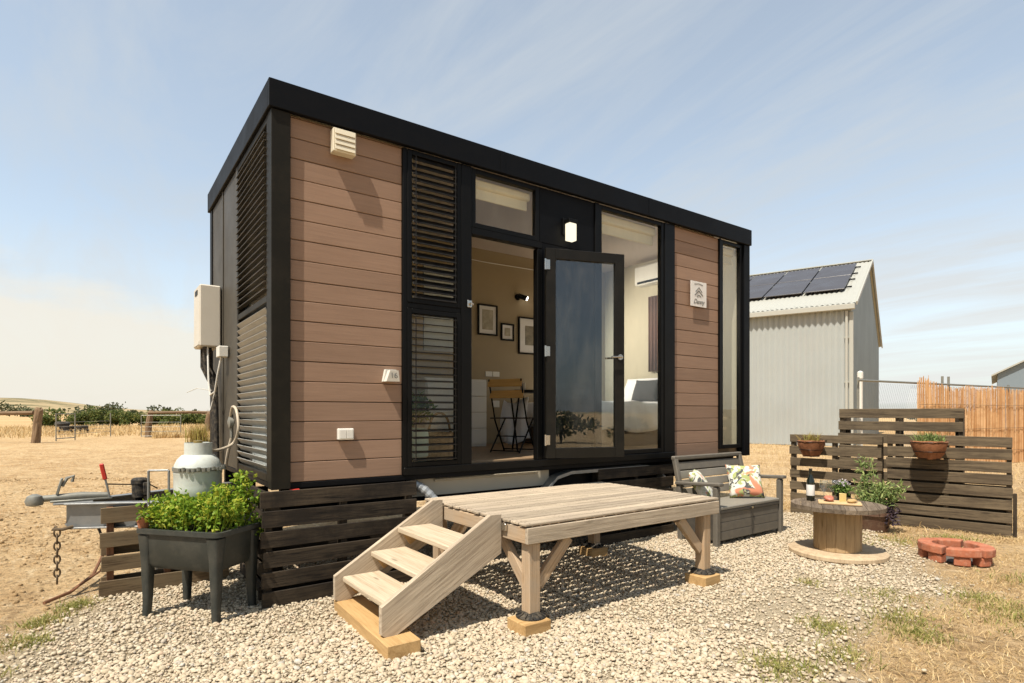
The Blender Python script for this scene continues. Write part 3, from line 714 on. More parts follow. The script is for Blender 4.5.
# inside skins
def wall_hole(name, mat, ax, a, b, u0, u1, z0, z1, hu0, hu1, hz0, hz1):
    o_ = [(u0, z0), (u1, z0), (u1, z1), (u0, z1), (hu0, hz0), (hu1, hz0), (hu1, hz1), (hu0, hz1)]
    P3 = lambda d, p: (p[0], d, p[1]) if ax == 1 else (d, p[0], p[1])
    vs = [P3(a, p) for p in o_]+[P3(b, p) for p in o_]; fs = []
    for i in range(4):
        j = (i+1) % 4; fs += [(i, j, 4+j, 4+i), (8+i, 12+i, 12+j, 8+j), (i, 8+i, 8+j, j), (4+i, 4+j, 12+j, 12+i)]
    mb = MB(); mb.add(vs, fs); return mb.build(name, mat, H)
wall_hole('interior_wall', WALLIN, 1, 2.45, 2.5, .09, 4.33, .93, 3.575, 2.42, 3.04, 2.15, 3.25)
wall_hole('rear_wall', BRONZE, 1, YB-.12, YB-.03, .10, 4.33, .86, 3.463, 2.42, 3.04, 2.15, 3.25)
wall_hole('interior_wall', WALLIN, 1, 2.45, 2.5, 4.331, 5.69, .93, 3.575, 4.40, 5.45, 1.0, 3.38)  # this rear opening is invented, hidden from the camera, to brighten the room
wall_hole('rear_wall', BRONZE, 1, YB-.12, YB-.03, 4.331, XR-.12, .86, 3.463, 4.40, 5.45, 1.0, 3.38)
wall_hole('interior_wall', WALLIN2, 0, 5.63, 5.66, .11, 2.449, .93, 3.574, .50, 1.28, 1.1, 3.35)  # end opening placed and enlarged out of view to let daylight in
wall_hole('end_panel', BRONZE, 0, XR-.10, XR-.03, .122, YB-.142, .862, 3.463, .50, 1.28, 1.1, 3.35)
for ax, (u0, u1, z0, z1) in ((0, (.50, 1.28, 1.1, 3.35)), (1, (2.42, 3.04, 2.15, 3.25)), (1, (4.40, 5.45, 1.0, 3.38))):  # end and right-hand rear windows are unseen, made for interior daylight
    d0 = (5.67, 2.505)[ax]
    mb = MB(); Q3 = lambda u, d, z: (d, u, z) if ax == 0 else (u, d, z)
    for (a, b) in ((( u0, z0), (u0+.04, z1)), ((u1-.04, z0), (u1, z1)), ((u0+.04, z0), (u1-.04, z0+.04)), ((u0+.04, z1-.04), (u1-.04, z1))): box2(mb, Q3(a[0], d0, a[1]), Q3(b[0], d0+.03, b[1]))
    fr_ = mb.build('window', BLACKS, H)
    if u0 == 2.42:
        mb = MB(); box2(mb, (u0+.02, 2.47, z0), (u1-.02, 2.473, z1), .0005); mb.build('added_sheer_blind', SHEER, fr_)  # blind added to dim the bright sky through this rear window
    mb = MB(); box2(mb, Q3(u0+.036, d0+.012, z0+.036), Q3(u1-.036, d0+.017, z1-.036), .001); mb.build('glass', GLASS, fr_)
mb = MB(); box2(mb, (.112, 1.22, .93), (.14, 2.449, 3.574)); mb.build('interior_wall', WALLIN2, H)
for a_, b_2 in ((.16, 1.0), (4.345, 5.155)):
    mb = MB(); box2(mb, (a_, .102, .93), (b_2, .125, 3.57)); mb.build('interior_wall', WALLIN2, H)
mb = MB(); mb.tube([(1.9, 2.44, 3.44), (3.3, 2.43, 3.40), (5.0, 2.44, 3.43)], .006, 6); mb.build('cable_rail', WHITE, H)
# wheels and mudguard
mb = MB(); pr = [(2.42, .40), (2.46, .60), (2.62, .745), (2.80, .785), (3.9, .785), (4.08, .745), (4.24, .60), (4.28, .40)]
for (a, b) in zip(pr[:-1], pr[1:]): mb.prism([(a[0], .045, a[1]), (b[0], .045, b[1]), (b[0], .045, b[1]-.03), (a[0], .045, a[1]-.03)], (0, .30, 0))
mb.build('mudguard', GALV, H)
for x in (2.93, 3.75):
    mb = MB(); mb.lathe([(.20, -.10), (.30, -.10), (.325, -.06), (.33, 0), (.325, .06), (.30, .10), (.20, .10)], (x, .235, .33), 36, 1); wl = mb.build('wheel', RUBBER, H, smooth=True)
    mb = MB(); mb.lathe([(.05, -.09), (.12, -.075), (.17, -.05), (.198, -.102), (.205, -.102), (.205, .10), (.05, .09)], (x, .235, .33), 28, 1); mb.build('rim', GALV, wl, smooth=True)
# drawbar
mb = MB()
def beam(a, b, w, h, t=.012):
    a, b = Vector(a), Vector(b); d = (b-a).normalized(); s = Vector((-d.y, d.x, 0))
    for z_ in (h-t, 0): mb.bar(a+Vector((0, 0, z_+t/2)), b+Vector((0, 0, z_+t/2)), w, t, bev=.002)
    mb.bar(a+Vector((0, 0, h/2)), b+Vector((0, 0, h/2)), .012, h-2*t-.002, bev=.001)
beam((-1.14, 1.235, .49), (.3, .52, .49), .085, .19); beam((-1.14, 1.36, .49), (.3, 2.06, .49), .085, .19)
box2(mb, (-1.22, 1.20, .672), (-.98, 1.40, .684), .003)
dbar = mb.build('drawbar', GALV, H)
mb = MB(); mb.tube([(-1.30, 1.3, .715), (-1.05, 1.3, .72), (-.88, 1.3, .71)], [.024, .03, .024], 10); mb.lathe([(.02, 0), (.05, .01), (.058, .04), (.045, .075), (.015, .09)], (-1.33, 1.29, .665), 14)
box2(mb, (-1.24, 1.25, .686), (-.86, 1.35, .70)); mb.bar((-1.2, 1.3, .74), (-1.17, 1.3, .86), .05, .018); mb.tube([(-1.17, 1.3, .80), (-1.14, 1.3, .86), (-1.10, 1.3, .875), (-1.11, 1.3, .83)], .012, 8)
mb.build('coupling', GALVD, dbar, smooth=True)
mb = MB(); mb.bar((-.875, 1.27, .69), (-.905, 1.27, .84), .014, .035, up=(0, 1, 0)); br = mb.build('brake_lever', GALV, dbar)
mb = MB(); mb.bar((-.905, 1.27, .835), (-.93, 1.27, .96), .03, .042, up=(0, 1, 0), bev=.012); mb.build('grip', REDPL, br)
mb = MB(); mb.tube([(-.89, 1.27, .80), (-.60, 1.36, .765), (-.55, 1.38, .73)], .006, 6); mb.build('brake_cable', RUST, dbar)
mb = MB(); mb.lathe([(.052, 0), (.055, .10), (.06, .105), (.06, .135), (.045, .15)], (-.68, 1.28, .684), 14); box2(mb, (-.66, 1.22, .70), (-.61, 1.30, .80)); mb.build('jockey_clamp', RUBBER, dbar, smooth=True)
mb = MB(); mb.tube([(-.68, 1.29, .44), (-.68, 1.29, .69)], .03, 10); mb.build('jockey_tube', BLACK, dbar)
mb = MB(); mb.tube([(-.95, 1.12, .50), (-.93, 1.11, .43), (-.86, 1.08, .38), (-.72, 1.02, .37), (-.55, .95, .40)], .010, 7); mb.build('brake_hose', RUBBER, dbar)
mb = MB(); mb.tube([(-1.2, 1.2, .52), (-1.22, 1.19, .50), (-1.16, 1.17, .497), (-1.10, 1.18, .51)], .012, 8)
for i in range(8):
    z = .475-.049*i; a = [(-1.195+(0 if i % 2 else .018*math.cos(q)), 1.18+(.018*math.cos(q) if i % 2 else 0), z+.032*math.sin(q)) for q in np.linspace(0, 6.283, 13)]; mb.tube(a, .0065, 6, False)
mb.build('safety_chain', RUST, dbar, smooth=True)
mb = MB(); box2(mb, (.145, .025, .79), (.215, .06, .811), .004); mb.build('marker_light', REDPL, H)
mb = MB(); pts = [Vector((1.10+.016*i, .12-.010*i, .775-.0011*i*i)) for i in range(14)]
mb.tube(pts, [.036+.005*(i % 2) for i in range(14)], 14); mb.build('ribbed_duct', DUCT, H)

# ------------------------------------------------------------------ things on the house walls
V_ = thing('wall_vent', 'cream louvred vent cover high on the brown cladding', 'vent', (.50, .058, 3.325), world=True)
mb = MB(); box2(mb, (.44, -.022, 3.262), (.61, .057, 3.432), .004); b_ = mb.build('housing', CREAM, V_)
mb = MB()
for i in range(4): mb.box((.525, -.029, 3.29+.038*i), (.15, .006, .034), Matrix.Rotation(R(-10), 3, 'X'), .002)
mb.build('flaps', CREAM, b_)
S_ = thing('power_inlet', 'white hooded power inlet cover beside the louvre window', 'power inlet', (.9, .058, 1.63), world=True)
mb = MB(); mb.prism([(.845, .0575, 1.595), (.965, .0575, 1.595), (.955, .0575, 1.69), (.865, .0575, 1.69)], (0, -.03, 0)); mb.prism([(.85, .027, 1.595), (.96, .027, 1.595), (.945, .015, 1.68), (.875, .015, 1.68)], (0, -.05, 0)); cv_ = mb.build('cover', WHITE, S_)
text_mesh('marking', '16', .062, INKG, Matrix.Translation((.906, -.0395, 1.637)) @ Matrix.Rotation(R(83), 4, 'X'), cv_)
O_ = thing('power_outlet', 'white rectangular double outlet low on the brown cladding', 'outlet', (.55, .058, 1.19), world=True)
mb = MB(); box2(mb, (.49, .02, 1.15), (.61, .0575, 1.235), .006); c_ = mb.build('plate', WHITE, O_)
mb = MB(); box2(mb, (.50, .014, 1.16), (.548, .0195, 1.225), .003); box2(mb, (.552, .014, 1.16), (.60, .0195, 1.225), .003); mb.build('flaps', WHITE, c_)
G_ = thing('name_sign', 'small white square plaque with chevrons and script on the right cladding', 'sign', (4.73, .058, 2.73), world=True)
mb = MB(); box2(mb, (4.595, .02, 2.585), (4.885, .027, 2.875), .002); box2(mb, (4.72, .0271, 2.71), (4.76, .0575, 2.75), .002); pl = mb.build('board', LABELW, G_)
FX = Matrix.Rotation(R(90), 4, 'X')
mb = MB()
for z_, wd_, th in ((2.775, .06, .007), (2.735, .075, .009)):
    mb.bar((4.74-wd_, .0175, z_-.02), (4.742, .0175, z_+.035), .003, th, up=(0, 0, 1), bev=.0005); mb.bar((4.738, .0175, z_+.035), (4.74+wd_, .0175, z_-.02), .003, th, up=(0, 0, 1), bev=.0005)
mb.bar((4.70, .0175, 2.70), (4.74, .0175, 2.722), .003, .008, bev=.0005); mb.bar((4.74, .0175, 2.722), (4.78, .0175, 2.70), .003, .008, bev=.0005)
mb.build('emblem', INKG, pl)
text_mesh('name_script', 'Danny', .075, INKG, Matrix.Translation((4.74, .0185, 2.642)) @ FX, pl, shear=.35)
for q in range(9):
    pass
mb = MB()
for q in range(11): box2(mb, (4.66+.0145*q, .0172, 2.845-.002*abs(q-5)), (4.668+.0145*q, .0195, 2.857-.002*abs(q-5)), .0005)
mb.build('small_print', INKG, pl)
L_ = thing('wall_lamp', 'lit white box lamp on the black panel above the open door', 'lamp', (2.74, .05, 3.1), world=True)
mb = MB(); box2(mb, (2.68, .03, 3.06), (2.80, .0495, 3.22), .003); box2(mb, (2.685, -.05, 3.165), (2.795, .03, 3.20), .003); bk = mb.build('bracket', BLACKS, L_)
mb = MB(); box2(mb, (2.695, -.045, 3.0), (2.785, .025, 3.164), .006); mb.build('shade', LAMPM, L_)
Q = thing('water_heater', 'cream gas water heater box on the dark end wall of the house', 'water heater', (-.08, 2.0, 2.0), world=True)
mb = MB(); box2(mb, (-.165, 1.98, 1.985), (.021, 2.36, 2.575), .012); bd = mb.build('cabinet', HEATER, Q)
mb = MB(); box2(mb, (-.171, 2.10, 2.49), (-.1655, 2.24, 2.535), .002); mb.build('flue_grille', BLACKS, bd)
mb = MB(); box2(mb, (-.170, 2.0, 2.0), (-.1655, 2.34, 2.03), .002); mb.build('trim_strip', HEATER, bd)
for y_, x_ in ((2.03, -.11), (2.12, -.06), (2.22, -.11)):
    mb = MB(); mb.tube([(x_, y_, 1.99), (x_, y_, 1.80), (x_+.04, y_-.03, 1.70), (-.03, y_-.06, 1.60), (-.015, y_-.06, .87)], (.022 if y_ < 2.15 else .016), 8); mb.build('pipe', RUBBER, Q, smooth=True)
mb = MB(); box2(mb, (-.06, 1.60, 1.86), (.021, 1.74, 1.96), .006); jb = mb.build('isolator_box', WHITE, Q)
mb = MB(); mb.tube([(-.03, 1.66, 1.86), (-.05, 1.70, 1.72), (-.06, 1.80, 1.55), (-.08, 1.92, 1.52), (-.09, 1.96, 1.64), (-.09, 2.02, 1.99)], .009, 7)
mb.tube([(-.05, 1.76, 1.62), (-.07, 1.84, 1.48), (-.09, 1.86, 1.38)], .006, 6); mb.tube([(-.09, 1.8, 1.56), (-.2, 1.86, 1.58), (-.28, 1.9, 1.54)], .004, 5); mb.build('power_lead', WHITE, Q, smooth=True)

# gas bottle with regulator hose
TX, TY, TZ = -.36, .56, .70
B_ = thing('gas_bottle', 'white gas bottle standing on the drawbar behind the herb planter', 'gas bottle', (TX, TY, TZ), world=True)
mb = MB(); mb.lathe([(.10, 0), (.135, .02), (.155, .06), (.157, .12), (.157, .21), (.159, .215), (.159, .235), (.157, .24), (.153, .275), (.135, .315), (.105, .345), (.06, .36), (.02, .363)], (TX, TY, TZ), 40); tk = mb.build('body', TANKW, B_, smooth=True)
mb = MB()
n = 28
for (i0, i1) in ((2, 12), (15, 27)):
    vs = []; fs = []
    for i in range(i0, i1+1):
        a = 2*math.pi*i/n
        for r_ in (.088, .094):
            for z_ in (.345, .435): vs.append((TX+r_*math.cos(a), TY+r_*math.sin(a), TZ+z_))
    m_ = i1-i0
    for i in range(m_):
        a = i*4; fs += [(a, a+4, a+5, a+1), (a+2, a+3, a+7, a+6), (a+1, a+5, a+7, a+3), (a, a+2, a+6, a+4)]
    fs += [(0, 1, 3, 2), (m_*4, m_*4+2, m_*4+3, m_*4+1)]; mb.add(vs, fs)
mb.build('collar', TANKW, B_, smooth=True)
mb = MB(); mb.tube([(TX, TY, TZ+.36), (TX, TY, TZ+.43)], .022, 10); mb.tube([(TX, TY, TZ+.40), (TX+.05, TY-.01, TZ+.40)], .014, 8); mb.lathe([(.03, 0), (.03, .02)], (TX, TY, TZ+.43), 12); mb.build('valve', M('brass', (.5,.38,.15), .4, .8), B_, smooth=True)
mb = MB(); mb.lathe([(.162, .235), (.165, .235), (.165, .262), (.158, .262)], (TX, TY, TZ), 40)
for i in range(14):
    a = R(-140+i*11); mb.lathe([(.012, -.012), (.012, .012)], (TX+.172*math.cos(a), TY+.172*math.sin(a), TZ+.25+.006*math.sin(i*2)), 6)
mb.build('strap', GALVD, B_)
GR = thing('gas_regulator', 'small gas regulator with pale looped hose on the dark end wall', 'regulator', (-.02, 1.2, 1.25), world=True)
mb = MB(); mb.lathe([(.02, -.03), (.05, -.02), (.05, .01), (.02, .02)], (-.02, 1.22, 1.27), 14, 0); mb.tube([(-.02, 1.22, 1.34), (-.02, 1.22, 1.14)], .014, 8); mb.build('regulator_body', GALVD, GR, smooth=True)
def curve(pts, n=24):
    P = [Vector(p) for p in pts]; P = [P[0]*2-P[1]]+P+[P[-1]*2-P[-2]]; o = []
    for i in range(1, len(P)-2):
        for q in range(n//(len(P)-3)+1):
            u = q/(n//(len(P)-3)+1); a, b, c, d = P[i-1:i+3]
            o.append(.5*((2*b)+(c-a)*u+(2*a-5*b+4*c-d)*u*u+(3*b-a-3*c+d)*u**3))
    return o+[P[-2]]
mb = MB(); mb.tube(curve([(-.03, 1.22, 1.32), (-.035, 1.10, 1.40), (-.035, .93, 1.37), (-.035, .86, 1.22), (-.06, .95, 1.10), (-.2, .80, 1.06), (TX+.06, TY, 1.09)], 40), .011, 8)
mb.tube(curve([(-.02, 1.22, 1.14), (-.04, 1.26, 1.02), (-.05, 1.32, .88)], 12), .013, 8); mb.build('hose', M('pale gas hose', (.55,.47,.36), .6), GR, smooth=True)
T_ = thing('tank_bracket', 'thin grey steel bracket left of the gas bottle', 'bracket', (-.60, .66, .684), world=True)
mb = MB()
for a, b in (((-.66, .66, .684), (-.66, .66, .94)), ((-.66, .66, .94), (-.54, .60, .94)), ((-.54, .60, .94), (-.54, .60, .684)), ((-.66, .66, .69), (-.54, .60, .69))): mb.bar(a, b, .012, .02, up=(.5, 1, .1))
tag(mb.build('bracket_frame', GALV, T_), None, None)

# ------------------------------------------------------------------ inside the house
def rbox(name, mat, a, b, label, cat, bev=.01, group=None):
    org = ((a[0]+b[0])/2, (a[1]+b[1])/2, a[2]); mb = MB(); box2(mb, a, b, bev); return tag(mb.build(name, mat, None, org), label, cat, group)
def picture(x0, x1, z0, z1, label, art, mw):
    p = thing('picture_frame', label, 'picture', ((x0+x1)/2, 2.449, z0), group='framed prints on the khaki wall', world=True)
    mb = MB(); w = .022; y0, y1 = 2.42, 2.449
    box2(mb, (x0, y0, z0), (x0+w, y1, z1)); box2(mb, (x1-w, y0, z0), (x1, y1, z1)); box2(mb, (x0+w, y0, z0), (x1-w, y1, z0+w)); box2(mb, (x0+w, y0, z1-w), (x1-w, y1, z1)); mb.build('frame', BLACKS, p)
    mb = MB(); box2(mb, (x0+w, 2.436, z0+w), (x1-w, 2.44, z1-w), .0005); mo = mb.build('mount', LABELW, p)
    mb = MB(); box2(mb, (x0+w+mw, 2.432, z0+w+mw*1.1), (x1-w-mw, 2.4355, z1-w-mw), .0005); mb.build('print', art, mo)
picture(3.23, 3.55, 2.41, 2.83, 'tall framed botanical print, leftmost of three on the khaki wall', PHOTO2, .05)
picture(3.61, 3.83, 2.36, 2.60, 'smallest framed print, between the two larger ones', PHOTO2, .04)
picture(3.91, 4.33, 2.19, 2.72, 'largest framed print with wide white mount beside the door jamb', PHOTO1, .1)
s_ = thing('spotlight', 'small black wall spotlight lit above the framed prints', 'spotlight', (3.93, 2.449, 2.98), world=True)
mb = MB(); mb.lathe([(.045, 0), (.045, .02)], (3.90, 2.428, 2.99), 14, 1); mb.tube([(3.90, 2.43, 2.99), (3.91, 2.39, 2.98)], .012, 8); mb.tube([(3.87, 2.38, 3.0), (3.98, 2.34, 2.965)], .035, 14); mb.build('body', BLACKS, s_, smooth=True)
mb = MB(); mb.tube([(3.981, 2.3395, 2.9645), (3.993, 2.335, 2.961)], .03, 12); mb.build('lens', SPOTM, s_)
rbox('wall_socket', WHITE, (3.36, 2.44, 1.85), (3.47, 2.449, 1.92), 'left white socket plate of the pair above the chair', 'socket', .003, 'wall sockets')
rbox('wall_socket', WHITE, (3.48, 2.44, 1.85), (3.59, 2.449, 1.92), 'right white socket plate of the pair above the chair', 'socket', .003, 'wall sockets')
rbox('wall_socket', WHITE, (3.47, 2.44, 1.43), (3.59, 2.449, 1.52), 'single white socket plate low behind the folding chair', 'socket', .003, 'wall sockets')
c_ = thing('drawer_unit', 'white drawer unit just inside the doorway', 'drawers', (2.7, 2.2, .93), world=True)
mb = MB(); box2(mb, (2.2, 1.96, .93), (3.06, 2.43, 1.77)); mb.build('carcass', WHITE, c_)
for i in range(4):
    mb = MB(); box2(mb, (2.215, 1.94, .96+.2*i), (3.05, 1.958, 1.15+.2*i)); mb.build('drawer', WHITE, c_)
# folding chair (faces +y in its own frame)
def folding_chair(loc, rz):
    t_ = thing('folding_chair', 'folding bistro chair with honey timber slats and black metal legs', 'chair', loc, rz)
    mb = MB()
    for x in (-.19, .19):
        mb.tube([(x, .17, .0), (x, -.05, .34), (x, -.19, .78)], .009, 7); mb.tube([(x*.9, -.19, .0), (x*.9, .16, .36)], .009, 7)
    for p in (((-.19, .17, .02), (.19, .17, .02)), ((-.17, -.19, .02), (.17, -.19, .02)), ((-.17, -.05, .17), (.17, -.05, .17))): mb.tube(p, .007, 6)
    mb.build('legs', BLACKS, t_)
    mb = MB()
    for i in range(6): mb.box((0, -.16+.06*i, .365), (.36, .045, .014))
    mb.build('seat', DARKP, t_)
    for z_, y_ in ((.74, -.185), (.62, -.145)):
        mb = MB(); mb.box((0, y_, z_), (.40, .016, .085), Matrix.Rotation(R(-18), 3, 'X')); mb.build('back_slat', BOARDC, t_)
    return t_
BOARDC = wood('honey timber slat', (.60,.34,.10), (.44,.23,.06), .1, .5, 1., .1, knots=False)
folding_chair((2.72, .92, .93), R(-62))
t_ = thing('folding_table', 'small dark folding table behind the door jamb', 'table', (3.05, .95, .93), R(-25))
mb = MB(); mb.box((0, 0, .66), (.56, .50, .022), None, .006); mb.build('tabletop', BLACKS, t_)
for x in (-.24, .24):
    mb = MB(); mb.tube([(x, -.22, 0), (x, .20, .65)], .010, 7); mb.tube([(x*.9, .22, 0), (x*.9, -.20, .65)], .010, 7); mb.build('leg', BLACKS, t_)
mb = MB(); mb.lathe([(.03, 0), (.032, .08), (.01, .085)], (2.86, .92, 1.602), 12); tag(mb.build('candle', M('candle wax', (.75,.6,.4), .5), None, (2.86, .92, 1.602), True), 'small cream candle on the edge of the dark folding table', 'candle')
mb = MB(); nn_ = 12
vs = []; fs = []
for i in range(nn_):
    for j in range(7):
        u, v = i/(nn_-1), j/6; vs.append((2.86+.26*v-.04*math.sin(u*3), 1.28+.03*math.sin(v*14+u*2)-.16*v, 1.50-.48*u-.04*math.sin(v*5)))
for i in range(nn_-1):
    for j in range(6): a = i*7+j; fs.append((a, a+1, a+8, a+7))
mb.add(vs, fs); o = mb.build('cloth', FABW, None, (2.95, 1.2, 1.02), 'all'); md = o.modifiers.new('thick', 'SOLIDIFY'); md.thickness = .006
tag(o, 'white cloth hanging under the dark folding table', 'cloth')
# bed
b_ = thing('bed', 'white bed with rumpled quilt inside the large window', 'bed', (4.75, 1.6, .93), world=True)
mb = MB(); box2(mb, (3.92, .92, .93), (5.60, 2.40, 1.16), .01); mb.build('base', M('brown bed base', (.09,.055,.03), .7), b_)
mb = MB(); box2(mb, (3.92, .90, 1.162), (5.60, 2.41, 1.42), .04); mb.build('mattress', FABW, b_)
vs = []; fs = []; n1, n2 = 60, 40
for i in range(n1):
    for j in range(n2):
        u, v = i/(n1-1), j/(n2-1); x = 3.90+1.5*u; s = v*2.3
        if s < .34: y = .885-.012*math.sin(u*30+s*8)-.02*math.sin(u*11); z = 1.13+s+.03*math.sin(u*9)*(1-s/.34)
        else: y = .885+(s-.34)*.9; z = 1.475+.012*mnoise.noise((u*9, v*12, 0))+.01*math.sin(u*14+v*6)
        if u < .03: z -= .25*(1-u/.03)*(1 if s > .3 else .2)
        vs.append((x, min(y, 2.40), z))
for i in range(n1-1):
    for j in range(n2-1): a = i*n2+j; fs.append((a, a+1, a+n2+1, a+n2))
mb = MB(); mb.add(vs, fs); q_ = mb.build('quilt', FABW, b_, None, 'all'); md = q_.modifiers.new('t', 'SOLIDIFY'); md.thickness = .02
def pillow(name, mat, c, s, rot, label, cat='pillow', group=None, n=14, faces=None):
    vs = []; fs = []
    for side in (1, -1):
        for i in range(n):
            for j in range(n):
                u, v = 2*i/(n-1)-1, 2*j/(n-1)-1; p = (1-abs(u)**2.6)*(1-abs(v)**2.6); pin = 1-.07*(1-abs(u)**2)*abs(v)**4-.0; pin2 = 1-.07*(1-v*v)*abs(u)**4
                vs.append((u*s[0]/2*pin2, v*s[1]/2*pin, side*(s[2]/2)*max(p, 0)**.42*(1+.06*mnoise.noise((u*2, v*2, side*3)))))
    for sd_ in (0, 1):
        for i in range(n-1):
            for j in range(n-1):
                a = sd_*n*n+i*n+j; q = (a, a+n, a+n+1, a+1); fs.append(q if sd_ == 0 else q[::-1])
    mb = MB(); mb.m = Matrix.Translation(c) @ rot.to_4x4(); mb.add(vs, fs)
    o = mb.build(name, mat, None, c, 'all'); bm = bmesh.new(); bm.from_mesh(o.data); bmesh.ops.remove_doubles(bm, verts=bm.verts, dist=.0008); bmesh.ops.recalc_face_normals(bm, faces=bm.faces); bm.to_mesh(o.data); bm.free()
    return tag(o, label, cat, group)
rotP = Matrix.Rotation(R(-68), 3, 'Y')
pillow('pillow', FABW, (5.46, 1.55, 1.66), (.46, .72, .16), Matrix.Rotation(R(-62), 3, 'Y'), 'white pillow leaning behind the charcoal pillow')
pillow('pillow', FABG, (5.32, 1.32, 1.655), (.36, .50, .13), rotP, 'charcoal pillow upright on the white bed')
ac = thing('air_conditioner', 'white split system air conditioner high on the end wall', 'air conditioner', (5.55, 1.3, 3.2), world=True)
mb = MB(); box2(mb, (5.44, .88, 3.20), (5.628, 1.67, 3.48), .025); mb.build('casing', WHITE, ac)
mb = MB(); box2(mb, (5.432, .92, 3.215), (5.45, 1.60, 3.245), .003); mb.build('air_outlet', BLACKS, ac)
mb = MB()
vs = []; fs = []
for i in range(2):
    for j in range(26): vs.append((5.60-.018*math.sin(j*1.3), 1.22+.012*j, 1.95+1.09*i))
for j in range(25): fs.append((j, j+1, j+27, j+26))
mb.add(vs, fs); o = mb.build('curtain', FABB, None, (5.6, 1.37, 1.95), 'all'); o.modifiers.new('t', 'SOLIDIFY').thickness = .006; tag(o, 'narrow brown curtain hanging beside the bed', 'curtain')
# things behind the lower louvres
mb = MB(); mb.lathe([(.13, 0), (.17, .03), (.175, .22), (.165, .27), (.12, .285)], (1.35, .62, .93), 24); tag(mb.build('tub', MINT, None, (1.35, .62, .93), True), 'pale mint tub on the floor behind the louvres', 'tub')
bk = thing('wicker_basket', 'round wicker basket behind the lower louvre blades', 'basket', (1.66, .62, .93), world=True)
mb = MB(); mb.lathe([(.11, 0), (.14, .04), (.145, .2), (.135, .24), (.12, .24), (.11, .1)], (1.66, .62, .93), 24); mb.build('basket_body', WICK, bk, smooth=True)
mb = MB(); mb.tube(curve([(1.54, .62, 1.16), (1.58, .62, 1.30), (1.66, .62, 1.35), (1.74, .62, 1.30), (1.78, .62, 1.16)], 16), .012, 7); mb.build('handle', WICK, bk)
P = rng.normal(0, 1, (260, 3)); P /= np.linalg.norm(P, axis=1)[:, None]; P = P*rng.uniform(.3, 1, (260, 1))*(.22, .12, .14)+(1.5, .85, 1.40)
hp = thing('house_plant', 'dark leafy plant inside behind the lower louvres', 'plant', (1.5, .85, .93), world=True)
leaves('foliage', P, GERAN, .08, hp); mb = MB(); mb.lathe([(.08, 0), (.11, .25), (.10, .25)], (1.5, .85, .93), 16); mb.build('pot', BLACKS, hp); mb = MB(); mb.tube([(1.5, .85, 1.17), (1.5, .85, 1.4)], .01); mb.build('stem', BARK, hp)
mb = MB(); box2(mb, (.4, 1.9, .93), (1.8, 2.44, 1.78)); ct = mb.build('counter', WHITE, None, (1.1, 2.2, .93)); tag(ct, 'pale kitchen counter seen through the louvres', 'counter')

pl_ = bpy.data.lights.new('spotlight_beam', 'SPOT'); pl_.energy = 150; pl_.spot_size = R(125); pl_.spot_blend = .9; pl_.color = (1, .90, .76); pl_.shadow_soft_size = .03
po_ = bpy.data.objects.new('spotlight_beam', pl_); COL.objects.link(po_); po_.parent = s_; po_.location = Vector((4.03, 2.30, 2.95))-W[s_]; po_.rotation_euler = Vector((-.62, .62, .45)).to_track_quat('Z', 'Y').to_euler()
# ------------------------------------------------------------------ pallets
def pallet(name, label, loc, rz, L, Hh, mat, rows, ph=.095, posts=(0, .5, 1), group=None, stringer=None, back=True, tilt=0, gapj=.006, blockmat=None):
    """upright pallet: boards along x, local origin at base left front"""
    t_ = thing(name, label, 'pallet', loc, rz, group)
    t_.rotation_euler = (tilt, 0, rz)
    for i in range(rows):
        z = ph/2+.003+(Hh-ph)*i/(rows-1)
        mb = MB(); h_ = ph*random.uniform(.94, 1.04)
        mb.box((L/2+random.uniform(-.008, .008), 0, z), (L+random.uniform(-.012, .006), .019, h_), Matrix.Rotation(random.uniform(-gapj, gapj), 3, 'Y'), .003); mb.build('board', mat, t_)
    for p in posts:
        mb = MB(); x = .03+(L-.06)*p; mb.box((x, .06, Hh/2), (.045, .095, Hh-.01), None, .004); mb.build('bearer', stringer or mat, t_)
    if back:
        nb2 = 3 if back is True else back
        for i in range(nb2):
            mb = MB(); mb.box((L/2, .119, .08+(Hh-.16)*i/2 if back is True else .10+.125*i), (L-.01, .018, .09 if back is True else .118)); mb.build('back_board', mat, t_)
    return t_
pallet('pallet', 'brown slatted pallet standing left of the herb planter under the drawbar', (-.94, .985, 0), 0, .86, .655, PALW, 4, .115, (.04, .5, .96), stringer=REDP, gapj=.01)
pallet('pallet', 'dark stained pallet skirting under the brown cladding corner', (-.045, .02, 0), 0, 1.17, .803, DARKP, 6, .112, (.02, .5, .98), back=True)
pallet('pallet', 'dark pallet skirting closing the end of the house behind the planter', (.03, 1.10, 0), R(-90), .93, .78, DARKP, 6, .10, (.0, .5, 1.), back=False)
pallet('pallet', 'dark pallet skirting between the mudguard and the storage bench', (3.16, .05, 0), 0, 1.16, .775, DARKP, 6, .10)
SX = 6.86
pallet('pallet_screen', 'left weathered pallet screen with hanging basket behind the spool table', (6.74, .03, 0), math.atan2(-1.10, .16), 1.09, 1.06, PALG, 7, .108, (0, .5, 1), gapj=.006, back=False)
pallet('pallet_screen', 'right weathered pallet screen with the larger hanging basket', (6.895, -1.10, 0), math.atan2(-1.14, .26), 1.17, 1.085, PALG, 8, .116, (0, .5, 1), gapj=.006, back=5)
ps = pallet('pallet_screen', 'upper weathered pallet raised behind the other two screens', (7.06, -.46, .33), math.atan2(-1.32, .18), 1.33, 1.07, PALG, 7, .115, (0, .5, 1), gapj=.005, back=False)
for x in (.06, .66, 1.26):
    mb = MB(); mb.box((x, .16, .37), (.07, .05, 1.40)); mb.build('support_leg', DARKP, ps)
